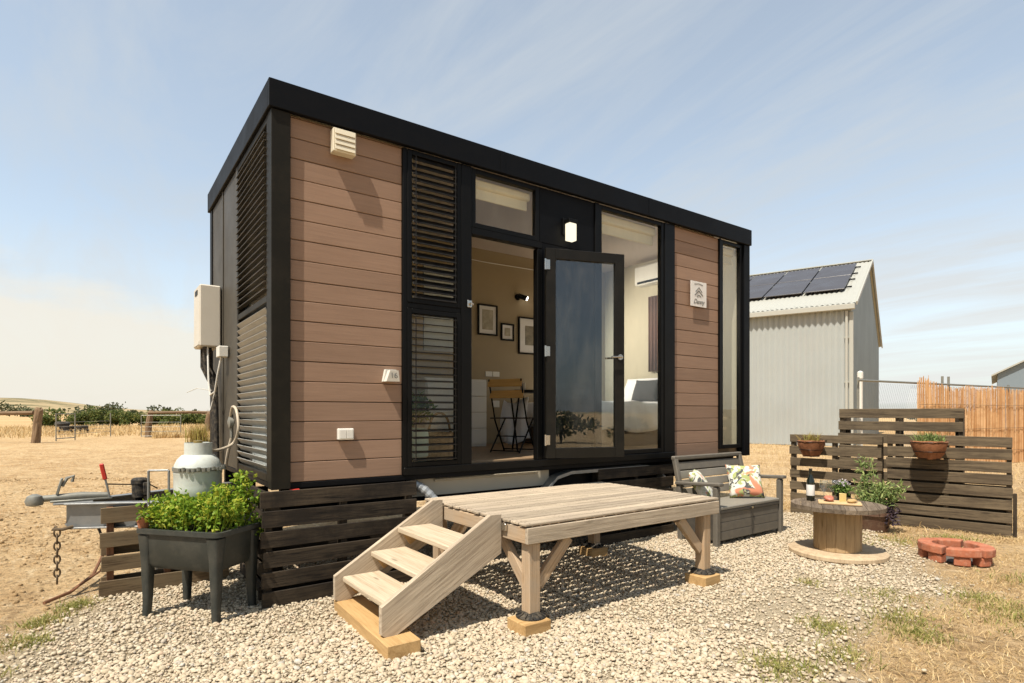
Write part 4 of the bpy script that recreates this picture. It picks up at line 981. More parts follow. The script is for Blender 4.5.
mb = MB(); mb.bar((7.20, -2.25, 0), (7.20, -2.25, .47), .03, .035, up=(1, 0, 0)); tag(mb.build('stake', DARKP, None, (7.2, -2.25, 0)), 'short dark stake at the right end of the pallet screens', 'stake')

# ------------------------------------------------------------------ deck and stairs
D = thing('timber_deck', 'low weathered timber deck platform in front of the open door', 'deck', (2.13, -.72, 0), world=True)
DX0, DX1, DY0, DY1, DZ = 1.165, 3.09, -1.40, -.05, .672
mb = MB(); nb_ = 15; pw = (DY1-DY0)/nb_
for i in range(nb_):
    mb.box(((DX0+DX1)/2+random.uniform(-.004, .004), DY0+pw*(i+.5), DZ-.008), (DX1-DX0+.01, pw-.015, .016), None, .003)
mb.build('deck_boards', DECKB, D)
mb = MB(); mb.bar((DX0, DY0+.014, DZ-.075), (DX1, DY0+.014, DZ-.075), .028, .10); mb.build('front_fascia', DECKW, D)
mb = MB(); mb.bar((DX0, DY1-.016, DZ-.075), (DX1, DY1-.016, DZ-.075), .028, .10); mb.build('rear_fascia', DECKW, D)
for x in (DX0+.016, DX1-.016):
    mb = MB(); mb.bar((x, DY0+.030, DZ-.076), (x, DY1-.032, DZ-.076), .028, .098); mb.build('end_fascia', DECKP, D)
mb = MB()
for x in np.linspace(DX0+.35, DX1-.35, 4): mb.bar((x, DY0+.03, DZ-.07), (x, DY1-.032, DZ-.07), .04, .09)
mb.build('joists', DECKP, D)
blk = []
for (x, y) in ((1.24, -1.335), (2.965, -1.335), (1.24, -.16), (2.90, -.16)):
    mb = MB(); mb.bar((x, y, .112), (x, y, DZ-.128), .085, .085, up=(1, 0, 0)); lg = mb.build('leg', DECKP, D)
    mb = MB(); mb.lathe([(.095, .083), (.095, .09), (.06, .105), (.05, .118)], (x, y, 0), 20)
    for q in range(12): a = q*math.pi/6; mb.bar((x+.055*math.cos(a), y+.055*math.sin(a), .112), (x+.094*math.cos(a), y+.094*math.sin(a), .096), .006, .01, bev=.001)
    mb.build('adjustable_foot', RUBBER, lg)
    sx_ = 1 if x < 2 else -1; sy_ = 1 if y < -1 else -1
    mb = MB(); mb.bar((x+sx_*.045, y-.004, .27), (x+sx_*.30, y-.004, DZ-.13), .04, .075); mb.build('brace', DECKP, D)
    mb = MB(); mb.bar((x, y+sy_*.045, .27), (x, y+sy_*.32, DZ-.13), .04, .075); mb.build('brace', DECKP, D)
    blk.append((x, y))
bn_ = ['pine block under the near corner leg of the deck, closest to the camera', 'pine block under the right front leg of the deck', 'pine block under the rear left leg of the deck behind the stairs', 'pine block under the rear right leg beside the dark pallet skirting']
for (x, y), lb in zip(blk, bn_):
    mb = MB(); mb.box((x-.03, y-.02, .042), (.20, .19, .08), Matrix.Rotation(R(random.uniform(-6, 6)), 3, 'Z'), .004); tag(mb.build('timber_block', PINE, None, (x, y, .002)), lb, 'block', 'pine blocks under the deck legs')
ST = thing('staircase', 'three step timber staircase leading up to the low deck', 'stairs', (.7, -.75, 0), world=True)
for y in (-1.14, -.365):
    poly = [(.335, .10), (.335, .255), (1.07, .700), (1.150, .700), (1.150, .45), (.43, .085), (.36, .085)]
    mb = MB(); mb.prism([(p[0], y, p[1]) for p in poly], (0, .038, 0))
    for q in range(len(mb.g)):
        p = mb.v[q]; c_, s_2 = math.cos(.53), math.sin(.53); mb.g[q] = Vector((p.x*c_+p.z*s_2, -p.x*s_2+p.z*c_, p.y))+Vector((y*7, 3, 1))
    st_ = mb.build('stringer', DECKW, ST)
for i, (x0, x1, z) in enumerate(((.385, .65, .25), (.585, .85, .392), (.785, 1.05, .535))):
    mb = MB(); mb.box(((x0+x1)/2, -.733, z-.019), (x1-x0, .735, .036), None, .006, 1); mb.build('tread', TREAD, ST)
    for y in (-1.085, -.385):
        mb = MB(); mb.prism([(x0+.03, y, z-.039), (x1-.02, y, z-.039), (x0+.09, y, z-.13)], (0, .018, 0)); mb.build('cleat', PINE, ST)
mb = MB(); box2(mb, (1.145, -1.19, .60), (1.162, -1.142, .645), .002); mb.build('bracket', STEEL, ST)
mb = MB(); mb.box((.43, -.79, .043), (.20, .96, .084), Matrix.Rotation(R(-2), 3, 'Z'), .005, 1); tag(mb.build('stair_footing', PINE, None, (.45, -.8, 0)), 'long pine block under the foot of the stairs', 'block')

# ------------------------------------------------------------------ herb planter
PA = math.atan2(-.77, .64)
PL = thing('raised_planter', 'dark resin planter on four tapered legs in front of the house corner', 'planter', (-.385, .235, 0), PA)
lx, ly = .335, .22
def loft(mb, rings, cap=True):
    vs = []; fs = []
    n = len(rings[0])
    for r_ in rings: vs += r_
    for i in range(len(rings)-1):
        for j in range(n): k2 = (j+1) % n; fs.append((i*n+j, i*n+k2, (i+1)*n+k2, (i+1)*n+j))
    if cap: fs.append(tuple(range(n))[::-1]); fs.append(tuple(range((len(rings)-1)*n, len(rings)*n)))
    mb.add(vs, fs)
def rrect(a, b, r_, z, n=5, cx=0, cy=0):
    o = []
    for (sx_, sy_, a0) in ((1, 1, 0), (-1, 1, 90), (-1, -1, 180), (1, -1, 270)):
        for q in range(n):
            t2 = R(a0+90*q/(n-1)); o.append((cx+sx_*(a-r_)+r_*math.cos(t2), cy+sy_*(b-r_)+r_*math.sin(t2), z))
    return o
mb = MB(); loft(mb, [rrect(lx-.075, ly-.055, .04, .325), rrect(lx-.05, ly-.035, .05, .36), rrect(lx-.035, ly-.02, .05, .52), rrect(lx-.03, ly-.02, .05, .555), rrect(lx, ly, .05, .558), rrect(lx, ly, .05, .588), rrect(lx-.02, ly-.02, .04, .590), rrect(lx-.045, ly-.045, .04, .55)])
mb.build('trough', PLANTER, PL, smooth=True)
mb = MB(); loft(mb, [rrect(lx-.045, ly-.045, .04, .549), rrect(lx-.045, ly-.045, .04, .572)]); mb.build('soil', SOIL, PL)
for sx_ in (-1, 1):
    for sy_ in (-1, 1):
        mb = MB(); cx, cy = sx_*(lx-.065), sy_*(ly-.055)
        loft(mb, [rrect(.023, .023, .016, .0, 4, cx+sx_*.005, cy+sy_*.005), rrect(.027, .027, .018, .12, 4, cx, cy), rrect(.036, .036, .02, .40, 4, cx, cy), rrect(.048, .046, .022, .545, 4, cx, cy)]); mb.build('leg', PLANTER, PL, smooth=True)
PM = Matrix.Translation((-.40, .235, 0)) @ Matrix.Rotation(PA, 4, 'Z')
HB = thing('herb_plants', 'bright green bushy herbs growing in the raised planter', 'herbs', (-.40, .235, .572), world=True)
pts = []; stems = MB()
for i in range(150):
    u, v = random.uniform(-1, 1), random.uniform(-1, 1); b0 = PM @ Vector((u*.29, v*.16, .572))
    hh = random.uniform(.09, .21)+ (.08 if u > .35 and random.random() < .6 else 0) + .04*random.random()
    tip = b0+Vector((random.gauss(u*.05, .03), random.gauss(v*.02, .03), hh)); stems.tube([b0, (b0+tip)/2+Vector((random.gauss(0, .01), random.gauss(0, .01), 0)), tip], .0022, 4, False)
    for q in range(24):
        w = random.random()**.6; p = b0.lerp(tip, w); pts.append(p+Vector((random.gauss(0, .016), random.gauss(0, .016), random.gauss(0, .01))))
for c_, hh in ((PM @ Vector((.25, .12, .64)), .30), (PM @ Vector((.31, .22, .50)), .10)):
    for q in range(230): pts.append(c_+Vector((random.gauss(0, .03), random.gauss(0, .03), random.uniform(0, hh))))
stems.build('stems', HERB, HB, recalc=False); leaves('foliage', pts, HERB, .032, HB, aspect=.8)
mb = MB(); c_ = PM @ Vector((-.285, -.165, .60)); mb.lathe([(.028, -.02), (.038, .035), (.042, .035), (.042, .05), (.034, .05), (.03, .02)], c_, 16); tag(mb.build('terracotta_pot', TERRA, None, c_, True), 'tiny terracotta pot in the left corner of the herb planter', 'pot')

# ------------------------------------------------------------------ storage bench
BN = thing('storage_bench', 'taupe resin storage bench with slatted back beside the deck', 'bench', (4.06, -.70, 0), R(1))
BL, BD = 1.27, .50
for x in (.035, BL-.035):
    mb = MB(); mb.box((x, .03, .305), (.07, .055, .61), None, .012); mb.build('leg', BENCH, BN)
    mb = MB(); mb.bar((x, BD-.04, 0), (x, BD-.02, .60), .06, .055, up=(0, 1, 0), bev=.01); mb.build('leg', BENCH, BN)
    mb = MB(); mb.box((x, .24, .62), (.085, .54, .035), Matrix.Rotation(R(-3), 3, 'X'), .012); mb.build('armrest', BENCH, BN)
    mb = MB(); mb.bar((x, BD-.03, .56), (x, BD+.04, .86), .06, .05, up=(0, 1, 0), bev=.01); mb.build('back_post', BENCH, BN)
mb = MB(); box2(mb, (.075, .035, .05), (BL-.075, BD-.08, .365), .006); bx_ = mb.build('storage_box', BENCHD, BN)
for q in range(3):
    mb = MB(); box2(mb, (.085, .022, .06+.092*q), (BL-.085, .0345, .148+.092*q), .004); mb.build('front_board', BENCH, bx_)
mb = MB(); box2(mb, (.095, .016, .085), (.105, .0215, .09), .001); mb.prism([(BL*.52, .0205, .075), (BL*.55, .0205, .16), (BL*.51, .0205, .30)], (0, -.004, 0)); mb.build('emblem_panel', BENCHD, bx_)
mb = MB(); box2(mb, (.075, .010, .367), (BL-.075, BD-.07, .40), .008); mb.build('seat_lid', BENCHL, BN)
mb = MB(); box2(mb, (.075, .012, .335), (BL-.075, .034, .366), .004); mb.build('lid_rim', BENCHD, BN)
mb = MB(); mb.lathe([(.014, -.014), (.014, .0)], (BL*.5, .011, .352), 12, 1); mb.build('lock', STEEL, BN)
for q in range(4):
    mb = MB(); z = .50+.092*q; mb.box((BL/2, BD-.035+.022*q, z), (BL-.13, .022, .084), Matrix.Rotation(R(-13), 3, 'X'), .006); mb.build('back_slat', BENCHL if q < 3 else BENCH, BN)
mb = MB(); mb.bar((0, BD+.042, .865), (BL, BD+.042, .865), .05, .045, bev=.01); mb.build('top_rail', BENCH, BN)
def cushmat(name, seed):
    k = NT(name); tc = k.n('ShaderNodeTexCoord').outputs['Object']
    a = k.n('ShaderNodeMapping'); a.inputs['Location'].default_value = (seed, seed*2, seed); k.l(tc, a.inputs['Vector'])
    n1 = k.noise(a.outputs[0], 7, 3, .5, 1.2); n2 = k.noise(k.mapping(a.outputs[0], (1, 1, 1), (1, .4, .3)), 9, 3, .5, 1.5); n3 = k.noise(k.mapping(a.outputs[0], (1, 1, 1), (.2, 1.4, .7)), 6, 2, .5, .8)
    c = k.mix(k.ramp(n1, [(.50, 0.), (.54, 1.)]), (.68,.66,.58), (.36,.40,.16))
    c = k.mix(k.ramp(n2, [(.54, 0.), (.57, 1.)]), c, (.10,.10,.10)); c = k.mix(k.ramp(n3, [(.60, 0.), (.64, 1.)]), c, (.62,.25,.15))
    return k.done(k.bsdf(c, .9, 0, k.bump(k.noise(tc, 200, 2), .2, .002), .2))
pillow('cushion', cushmat('patterned cushion with leaves', 1.3), (4.99, -.41, .583), (.39, .39, .15), Matrix.Rotation(R(-38), 3, 'Z') @ Matrix.Rotation(R(66), 3, 'X'), 'white cushion with grey bird and leaf pattern on right of bench', 'cushion', 'patterned cushions')
cg = thing('cushion', None, None) if False else None
pillow('cushion', cushmat('patterned cushion with dark leaves', 4.1), (4.26, -.37, .575), (.38, .38, .14), Matrix.Rotation(R(30), 3, 'Z') @ Matrix.Rotation(R(58), 3, 'X'), 'leaf patterned cushion tucked behind the left armrest of the bench', 'cushion', 'patterned cushions')

# ------------------------------------------------------------------ spool table and what is on it
SXc, SYc, SZ = 4.77, -1.52, .49
SP = thing('cable_spool_table', 'wooden cable spool used as a round outdoor table', 'table', (SXc, SYc, 0), world=True)
mb = MB(); mb.lathe([(.41, .012), (.42, .02), (.42, .05), (.41, .058), (.05, .06)], (SXc, SYc, 0), 48); mb.build('base', SPOOLB, SP, smooth=True)
for q in range(16):
    mb = MB(); a = 2*math.pi*(q+.5)/16; r_ = .19
    mb.box((SXc+r_*math.cos(a), SYc+r_*math.sin(a), .25), (.022, .0775, .378), Matrix.Rotation(a, 3, 'Z'), .003); mb.build('drum_stave', SPOOLD, SP)
mb = MB(); ang = R(28); nb_ = 9; w_ = .80/nb_
for q in range(nb_):
    y0 = -.40+w_*q+.0015; y1 = y0+w_-.003; poly = []
    ys = np.linspace(y0, y1, 5)
    for y in ys: poly.append((math.sqrt(max(.40**2-y*y, .0004)), y))
    for y in ys[::-1]: poly.append((-math.sqrt(max(.40**2-y*y, .0004)), y))
    z0 = SZ-.04+random.uniform(-.002, .002)
    mb.prism([(SXc+p[0]*math.cos(ang)-p[1]*math.sin(ang), SYc+p[0]*math.sin(ang)+p[1]*math.cos(ang), z0) for p in poly], (0, 0, .038))
    for r2 in range(20):
        p = poly[r2 % 10]; mb.g[-20+r2] = Vector((p[0]+q*3.1, p[1]+q, (r2//10)*.04))
mb.build('tabletop', SPOOLT, SP)
def at_t(dx, dy): return (SXc+dx, SYc+dy, SZ)
x, y, _ = at_t(-.01, .25)
wb = thing('wine_bottle', 'dark wine bottle with white label on the spool table', 'bottle', (x, y, SZ), world=True)
mb = MB(); mb.lathe([(.034, 0), (.037, .006), (.037, .18), (.034, .20), (.018, .235), (.0145, .25), (.0145, .30), (.016, .302), (.016, .312), (.013, .313)], (x, y, SZ), 24); mb.build('glass_body', BOTTLE, wb, smooth=True)
mb = MB(); mb.lathe([(.0376, .05), (.0378, .051), (.0378, .155), (.0376, .156)], (x, y, SZ), 24); lb_ = mb.build('paper_label', LABELW, wb, smooth=True)
def wine_glass(x, y, label):
    g_ = thing('wine_glass', label, 'wine glass', (x, y, SZ), group='wine glasses on the spool table', world=True)
    mb = MB(); mb.lathe([(.034, 0), (.033, .003), (.006, .008), (.004, .02), (.004, .08), (.02, .095), (.038, .125), (.041, .155), (.034, .20), (.033, .20), (.039, .155), (.036, .126), (.018, .098), (.002, .09)], (x, y, SZ), 20); mb.build('glass_bowl', CLEARG, g_, smooth=True)
wine_glass(*at_t(.09, .17)[:2], 'stemmed wine glass standing nearer the wine bottle'); wine_glass(*at_t(.18, .13)[:2], 'stemmed wine glass standing nearer the potted flowers')
x, y, _ = at_t(.0, -.02)
mb = MB(); mb.box((x, y, SZ+.009), (.20, .36, .018), Matrix.Rotation(R(28), 3, 'Z'), .005); tag(mb.build('serving_board', BOARDW, None, (x, y, SZ)), 'pale serving board of food on the spool table', 'serving board')
L1, f1 = shapes[2]
def lump(name, c, s, mat, label, cat, q=0, rz=0):
    v = L1[q]*np.array(s); ca, sa = math.cos(rz), math.sin(rz); v = np.column_stack([v[:, 0]*ca-v[:, 1]*sa, v[:, 0]*sa+v[:, 1]*ca, v[:, 2]]); v[:, 2] -= v[:, 2].min()
    return tag(fast_mesh(name, v+np.array(c), f1, mat, None, c, True), label, cat)
lump('cured_meat', (x-.02, y+.09, SZ+.018), (.085, .06, .06), MEAT, 'heap of cured red meat on the serving board', 'meat', 1, .5)
lump('bread', (x+.03, y-.10, SZ+.018), (.06, .045, .04), M('bread crust', (.55,.36,.15), .8, 0, .4, 20), 'lump of bread at the right end of the serving board', 'bread', 3)
mb = MB(); mb.prism([(x-.005, y+.0, SZ+.019), (x+.07, y-.03, SZ+.019), (x+.06, y+.03, SZ+.019)], (0, 0, .075)); tag(mb.build('cheese_wedge', CHEESE, None, (x+.03, y, SZ+.019)), 'yellow cheese wedge standing on the serving board', 'cheese')
def plant_pot(name, label, c, pot, pmat, clumps, org=None, stem=None, cat='plant'):
    p = thing(name, label, cat, c, world=True)
    mb = MB(); mb.lathe([(a, b) for a, b in pot], c, 24); mb.build('pot', pmat, p, smooth=True)
    for (nm, mat_, cc, rr, n, sz) in clumps:
        P = rng.normal(0, 1, (n, 3)); P /= np.linalg.norm(P, axis=1)[:, None]; P = P*rng.uniform(.35, 1, (n, 1))*np.array(rr)+np.array(c)+np.array(cc); leaves(nm, P, mat_, sz, p)
    return p
x, y, _ = at_t(.22, .06)
plant_pot('potted_flowers', 'small potted lilac flowers on the spool table', (x, y, SZ), [(.035, 0), (.05, .075), (.046, .075), (.04, .05)], BLACKS, [('foliage', GERAN, (0, 0, .12), (.085, .085, .06), 260, .035), ('flowers', PETAL, (0, 0, .175), (.07, .07, .035), 110, .02)])
# tall potted plant between table and screen
x, y = 6.36, -1.17
pp = plant_pot('potted_plant', 'brown pot of tall silvery daisy foliage against the pallet screen', (x, y, 0), [(.15, 0), (.19, .18), (.205, .18), (.205, .215), (.18, .215), (.17, .15)], POTB, [('trailing_leaves', PURPLE, (.0, -.16, .20), (.12, .12, .14), 260, .04)])
P = []; mb = MB()
for q in range(26):
    a = random.uniform(0, 6.28); r0 = random.uniform(0, .1); rt = random.uniform(.05, .25); hh = random.uniform(.20, .36)
    if q < 4: rt = .06; hh = random.uniform(.52, .62)
    b0 = Vector((x+r0*math.cos(a), y+r0*math.sin(a), .17)); cen = (0, .08) if q < 4 else (-.0, -.05)
    tp = Vector((x+cen[0]+rt*math.cos(a), y+cen[1]+rt*math.sin(a), .2+hh)); mb.tube([b0, b0.lerp(tp, .5)+Vector((0, 0, .04)), tp], .004, 5, False)
    for s_ in range(34):
        p_ = b0.lerp(tp, random.uniform(.35, 1.05)); P.append(p_+Vector((random.gauss(0, .028), random.gauss(0, .028), random.gauss(0, .02))))
mb.build('stems', SILVER, pp, recalc=False); leaves('foliage', P, SILVER, .065, pp, aspect=.28)
# hanging baskets
def basket(c, r_, label, n, mat_):
    b = thing('hanging_basket', label, 'hanging basket', c, group='coir baskets hung on the pallet screens', world=True)
    mb = MB(); mb.lathe([(r_*.55, -.175), (r_*.8, -.10), (r_*.97, -.02), (r_, .02), (r_*.9, .03), (r_*.8, .0)], c, 28)
    for v_ in mb.v: v_ += Vector((random.gauss(0, .004), random.gauss(0, .004), random.gauss(0, .005)))
    mb.build('coir_bowl', COIR, b, smooth=True)
    mb = MB()
    for zz_, rr in ((-.17, .58), (-.09, .85), (.015, 1.02)): mb.tube([(c[0]+r_*rr*math.cos(a), c[1]+r_*rr*math.sin(a), c[2]+zz_) for a in np.linspace(0, 6.2832, 25)], .004, 5, False)
    mb.tube([(c[0]+r_*.9, c[1]+.1, c[2]+.02), (c[0]+.24, c[1]+.1, c[2]+.03)], .005, 5); mb.tube([(c[0]+r_*.9, c[1]-.1, c[2]+.02), (c[0]+.24, c[1]-.1, c[2]+.03)], .005, 5)
    mb.build('wire_frame', BLACKS, b)
    q = rng.normal(0, r_*.42, (n, 2)); q = q[np.hypot(q[:, 0], q[:, 1]) < r_*.9]
    blades('plant_foliage', np.column_stack([q+np.array(c[:2]), np.full(len(q), c[2])]), mat_, .12, .010, .9, b)
basket((6.60, -.33, .965), .165, 'smaller coir hanging basket with dry stems on the left screen', 130, DRYPL)
basket((6.80, -1.58, 1.00), .18, 'larger coir hanging basket with green plant on the right screen', 260, SILVER)

# ------------------------------------------------------------------ fire ring
FC = Vector((5.46, -2.24, 0))
def wedge(r0, r1, a0, a1, z0, z1, jit=0, skew=0):
    mb = MB(); n = 3; poly = [(r1*math.cos(a0+(a1-a0)*q/n), r1*math.sin(a0+(a1-a0)*q/n)) for q in range(n+1)]+[(r0*math.cos(a1-(a1-a0)*q/n), r0*math.sin(a1-(a1-a0)*q/n)) for q in range(n+1)]
    mb.prism([(FC.x+p[0]*.92, FC.y+p[1], z0) for p in poly], (0, 0, z1-z0)); return mb
for q in range(8):
    a0 = 2*math.pi*q/8+R(8); mb = wedge(.18, .275, a0+.10, a0+2*math.pi/8-.22, .0, .075); am = a0+math.pi/8
    o = mb.build('fire_ring_brick', BRICK, None, (FC.x+.21*math.cos(am), FC.y+.21*math.sin(am), 0)); o.rotation_euler[2] = R(random.uniform(-9, 9)); tag(o, 'red brick in the spaced lower course of the round fire pit', 'brick', 'lower course bricks of the fire pit')
    b = o.modifiers.new('bevel', 'BEVEL'); b.width = .008; b.segments = 2
for q in range(6):
    a0 = 2*math.pi*q/6; mb = wedge(.175, .29, a0+.03, a0+2*math.pi/6-.05, .077, .15); am = a0+math.pi/6
    o = mb.build('fire_ring_brick', BRICK, None, (FC.x+.2*math.cos(am), FC.y+.2*math.sin(am), .077)); o.rotation_euler = (R(random.uniform(-2, 2)), R(random.uniform(-2, 2)), R(random.uniform(-3, 3))); o.location.x += random.uniform(-.005, .005); o.location.y += random.uniform(-.005, .005); tag(o, 'wide red wedge block in the top course of the round fire pit', 'brick', 'top course blocks of the fire pit')
    b = o.modifiers.new('bevel', 'BEVEL'); b.width = .01; b.segments = 2

mb = MB(); mb.lathe([(.17, .0), (.15, .012), (.08, .022), (.01, .026)], FC, 18)
for v_ in mb.v: v_ += Vector((random.gauss(0, .008), random.gauss(0, .008), random.uniform(0, .01)))
tag(mb.build('ash_heap', M('ash and charcoal', (.16,.145,.13), .95, 0, .7, 25, col2=(.03,.028,.025), bump=.8, bscale=60), None, FC), 'grey ash and charcoal lying inside the red fire pit', 'ash')
# ------------------------------------------------------------------ big shed
SO = Vector((23.86, 6.89, 0)); gx = Vector((.943, .332, 0)).normalized(); wx = Vector((-.332, .943, 0)).normalized()
SHM = Matrix.Translation(SO) @ Matrix((tuple(gx), tuple(wx), (0, 0, 1))).transposed().to_4x4()     # x: across the gable, y: along the long wall
SH = thing('steel_shed', 'large cream corrugated steel shed with gable roof behind the pallet screens', 'shed', SO, world=True)
LW, HW, EH, RH = 16., 9.3, 5.85, 9.45
def corr(mb, p0, du, dv, nu, pitch, amp, nrm):
    vs = []; fs = []; L = du.length; n = int(L/pitch*4); u_ = du.normalized()
    for i in range(n+1):
        o_ = nrm*amp*math.sin(i*math.pi/2); b = p0+u_*(L*i/n)+o_; vs += [b, b+dv]
    for i in range(n): fs.append((2*i, 2*i+2, 2*i+3, 2*i+1))
    mb.add(vs, fs)
X_, Y_, Z_ = Vector((1, 0, 0)), Vector((0, 1, 0)), Vector((0, 0, 1))
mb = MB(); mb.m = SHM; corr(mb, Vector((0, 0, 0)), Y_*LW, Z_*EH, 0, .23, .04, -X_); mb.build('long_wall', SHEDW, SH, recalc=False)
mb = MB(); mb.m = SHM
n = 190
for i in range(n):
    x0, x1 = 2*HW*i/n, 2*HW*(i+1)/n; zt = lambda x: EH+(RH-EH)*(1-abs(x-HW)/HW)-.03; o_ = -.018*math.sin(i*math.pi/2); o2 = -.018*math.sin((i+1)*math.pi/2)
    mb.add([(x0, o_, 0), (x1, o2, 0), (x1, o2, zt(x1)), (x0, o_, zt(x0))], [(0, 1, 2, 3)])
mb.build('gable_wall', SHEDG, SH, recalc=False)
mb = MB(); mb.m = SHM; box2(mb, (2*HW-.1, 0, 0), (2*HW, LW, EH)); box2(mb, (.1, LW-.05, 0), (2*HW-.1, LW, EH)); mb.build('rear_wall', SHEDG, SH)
sl_ = (RH-EH)/HW; dv = Vector((HW+.25, 0, sl_*(HW+.25)))
mb = MB(); mb.m = SHM; nrm_ = Vector((-sl_, 0, 1)).normalized()
corr(mb, Vector((-.25, -.15, EH-.25*sl_)), Y_*(LW+.3), dv, 0, .19, .02, nrm_); rf = mb.build('roof', SHEDT, SH, recalc=False)
mb = MB(); mb.m = SHM; corr(mb, Vector((2*HW+.25, -.15, EH-.25*sl_)), Y_*(LW+.3), Vector((-HW-.25, 0, sl_*(HW+.25))), 0, .19, .02, Vector((sl_, 0, 1)).normalized()); mb.build('roof', SHEDT, SH, recalc=False)
mb = MB(); mb.m = SHM; mb.bar((-.28, -.19, EH-.25*sl_-.02), (HW, -.19, RH+.01), .06, .14); mb.bar((HW, -.191, RH-.03), (2*HW+.28, -.19, EH-.25*sl_-.02), .06, .14); mb.build('barge_board', SHEDT, SH)
mb = MB(); mb.m = SHM; mb.bar((HW, -.2, RH+.03), (HW, LW+.1, RH+.03), .35, .05); mb.build('ridge_cap', SHEDT, SH)
mb = MB(); mb.m = SHM; box2(mb, (-.30, -.12, EH-.34), (-.10, LW, EH-.12), .02); mb.build('gutter', SHEDT, SH)
for y in (.18, 4.45):
    mb = MB(); mb.m = SHM; mb.tube([(-.12, y, EH-.38), (-.09, y, EH-.6), (-.09, y, .05)], .055, 10)
    for z in (1.0, 2.6, 4.4): mb.box((-.08, y, z), (.10, .16, .05))
    mb.build('downpipe', SHEDT, SH)
mb = MB(); mb.m = SHM; box2(mb, (-.05, -.05, 0), (.10, .10, EH-.42), .01); mb.build('corner_flashing', SHEDT, SH)
ux = Vector((1, 0, sl_)).normalized()
for r_ in range(2):
    for c in range(8):
        mb = MB(); mb.m = SHM; s0 = 2.15+r_*3.35; y0 = .45+c*1.68
        A = Vector((0, y0, EH))+ux*s0+nrm_*.14; Bq = A+ux*3.25
        mb.box((A+Bq)/2+Y_*.81, (3.25, 1.62, .05), Matrix((tuple(ux), (0, 1, 0), tuple(nrm_))).transposed(), .008); mb.build('solar_panel', SOLAR, rf)
    for s0 in (2.9, 4.7):
        mb = MB(); mb.m = SHM; A = Vector((0, .22, EH))+ux*(s0+r_*3.35)+nrm_*.07; mb.bar(A, A+Y_*12.2, .06, .06, up=tuple(nrm_)); mb.build('mounting_rail', BLACKS, rf)

# second shed, far right
S2 = thing('steel_shed', 'distant blue grey gabled shed beyond the reed screen at far right', 'shed', (62, 6, 0), world=True)
def far_shed():
    u = Vector((.58, -.81, 0)).normalized(); v = Vector((.967, .255, 0)); A = Vector((55.7, 10.5, 0)); Wd, Dp, e, r_ = 11, 16, 4.35, 7.3
    mb = MB(); g_ = [A, A+u*Wd, A+u*Wd+Z_*e, A+u*Wd/2+Z_*r_, A+Z_*e]; mb.prism(g_, v*Dp); w = mb.build('wall', SHEDB, S2)
    mb = MB(); nn = Vector((0, 0, .12))
    for s_ in (-1, 1):
        p = A+u*Wd/2+Z_*(r_+.02)-v*.3; q = (A-u*.4+Z_*(e-.18) if s_ < 0 else A+u*(Wd+.4)+Z_*(e-.18))-v*.3
        mb.prism([p, q, q+v*(Dp+.6), p+v*(Dp+.6)], nn)
    mb.build('roof', SHEDT, S2); mb = MB(); mb.prism([A+u*3.5-v*.03, A+u*7-v*.03, A+u*7-v*.03+Z_*3.2, A+u*3.5-v*.03+Z_*3.2], v*.025); mb.build('roller_door', SHEDT, S2)
far_shed()

# reed screen + wire fence + vent pole
A = Vector((14.46, 1.30, 0)); Bq = Vector((20.6, .62, 0)); L = (Bq-A).length; d_ = (Bq-A)/L; nn = Vector((-d_.y, d_.x, 0))
RS = thing('reed_screen', 'orange bamboo reed screening fixed along the wire fence', 'screen', A, world=True)
vs = []; fs = []; n = 620; mb = MB()
for i in range(n):
    s = L*1.25*(i+random.uniform(-.3, .3))/n; h_ = 2.02+.10*mnoise.noise((s*.9, 0, 0))+random.uniform(-.10, .05)+(.12 if s < .5 else 0)-(.04*s/L); w = random.uniform(.006, .013)
    p = A+d_*s+nn*random.uniform(-.02, .02)-nn*.05; tl = d_*random.gauss(0, .03)
    o = len(vs); t3 = Vector(tl)+Z_*h_
    for (cx, cy) in ((1, 0), (-.5, .87), (-.5, -.87)): vs.append(p+d_*w*cx+nn*w*cy); vs.append(p+d_*w*cx*.6+nn*w*cy*.6+t3)
    fs += [(o, o+2, o+3), (o, o+3, o+1), (o+2, o+4, o+5), (o+2, o+5, o+3), (o+4, o, o+1), (o+4, o+1, o+5)]
fast_mesh('reed_canes', np.array([tuple(q) for q in vs]), np.array(fs), REED, RS)
mb = MB()
for z in (.35, .95, 1.55): mb.tube([A-nn*.08+Z_*z, A+d_*L*1.25-nn*.08+Z_*z], .004, 5)
mb.build('binding_wire', RUST, RS)
WF = thing('wire_fence', 'galvanised chain wire fence with top rail behind the reed screen', 'fence', A-d_*2.2, world=True)
mb = MB(); mb.tube([A-d_*2.2+nn*.05+Z_*2.05, A+d_*10+nn*.05+Z_*2.05], .024, 8); mb.build('top_rail', GALVD, WF)
for s in (-2.1, 1.45, 1.75, 5.0, 8.2):
    mb = MB(); mb.tube([A+d_*s+nn*.1, A+d_*s+nn*.1+Z_*(2.25 if s in (1.45, 1.75) else 2.12)], .028, 8); mb.build('post', GALVD, WF)
mb = MB()
for i in range(80):
    s = -1.0+.09*i
    for sg in (1, -1): mb.tube([A+d_*s+nn*.06, A+d_*(s+sg*1.0)+nn*.06+Z_*2.0], .0022, 3, False)
mb.build('chain_mesh', GALV, WF, recalc=False)
vp = dict(); mb = MB(); mb.tube([(12.92, 1.82, 0), (12.92, 1.82, 2.25)], .05, 12); mb.lathe([(.06, 2.12), (.06, 2.26), (.02, 2.29)], (12.92, 1.82, 0), 12)
tag(mb.build('vent_pipe', WHITE, None, (12.92, 1.82, 0), True), 'white upright pipe standing before the shed end wall', 'pipe')

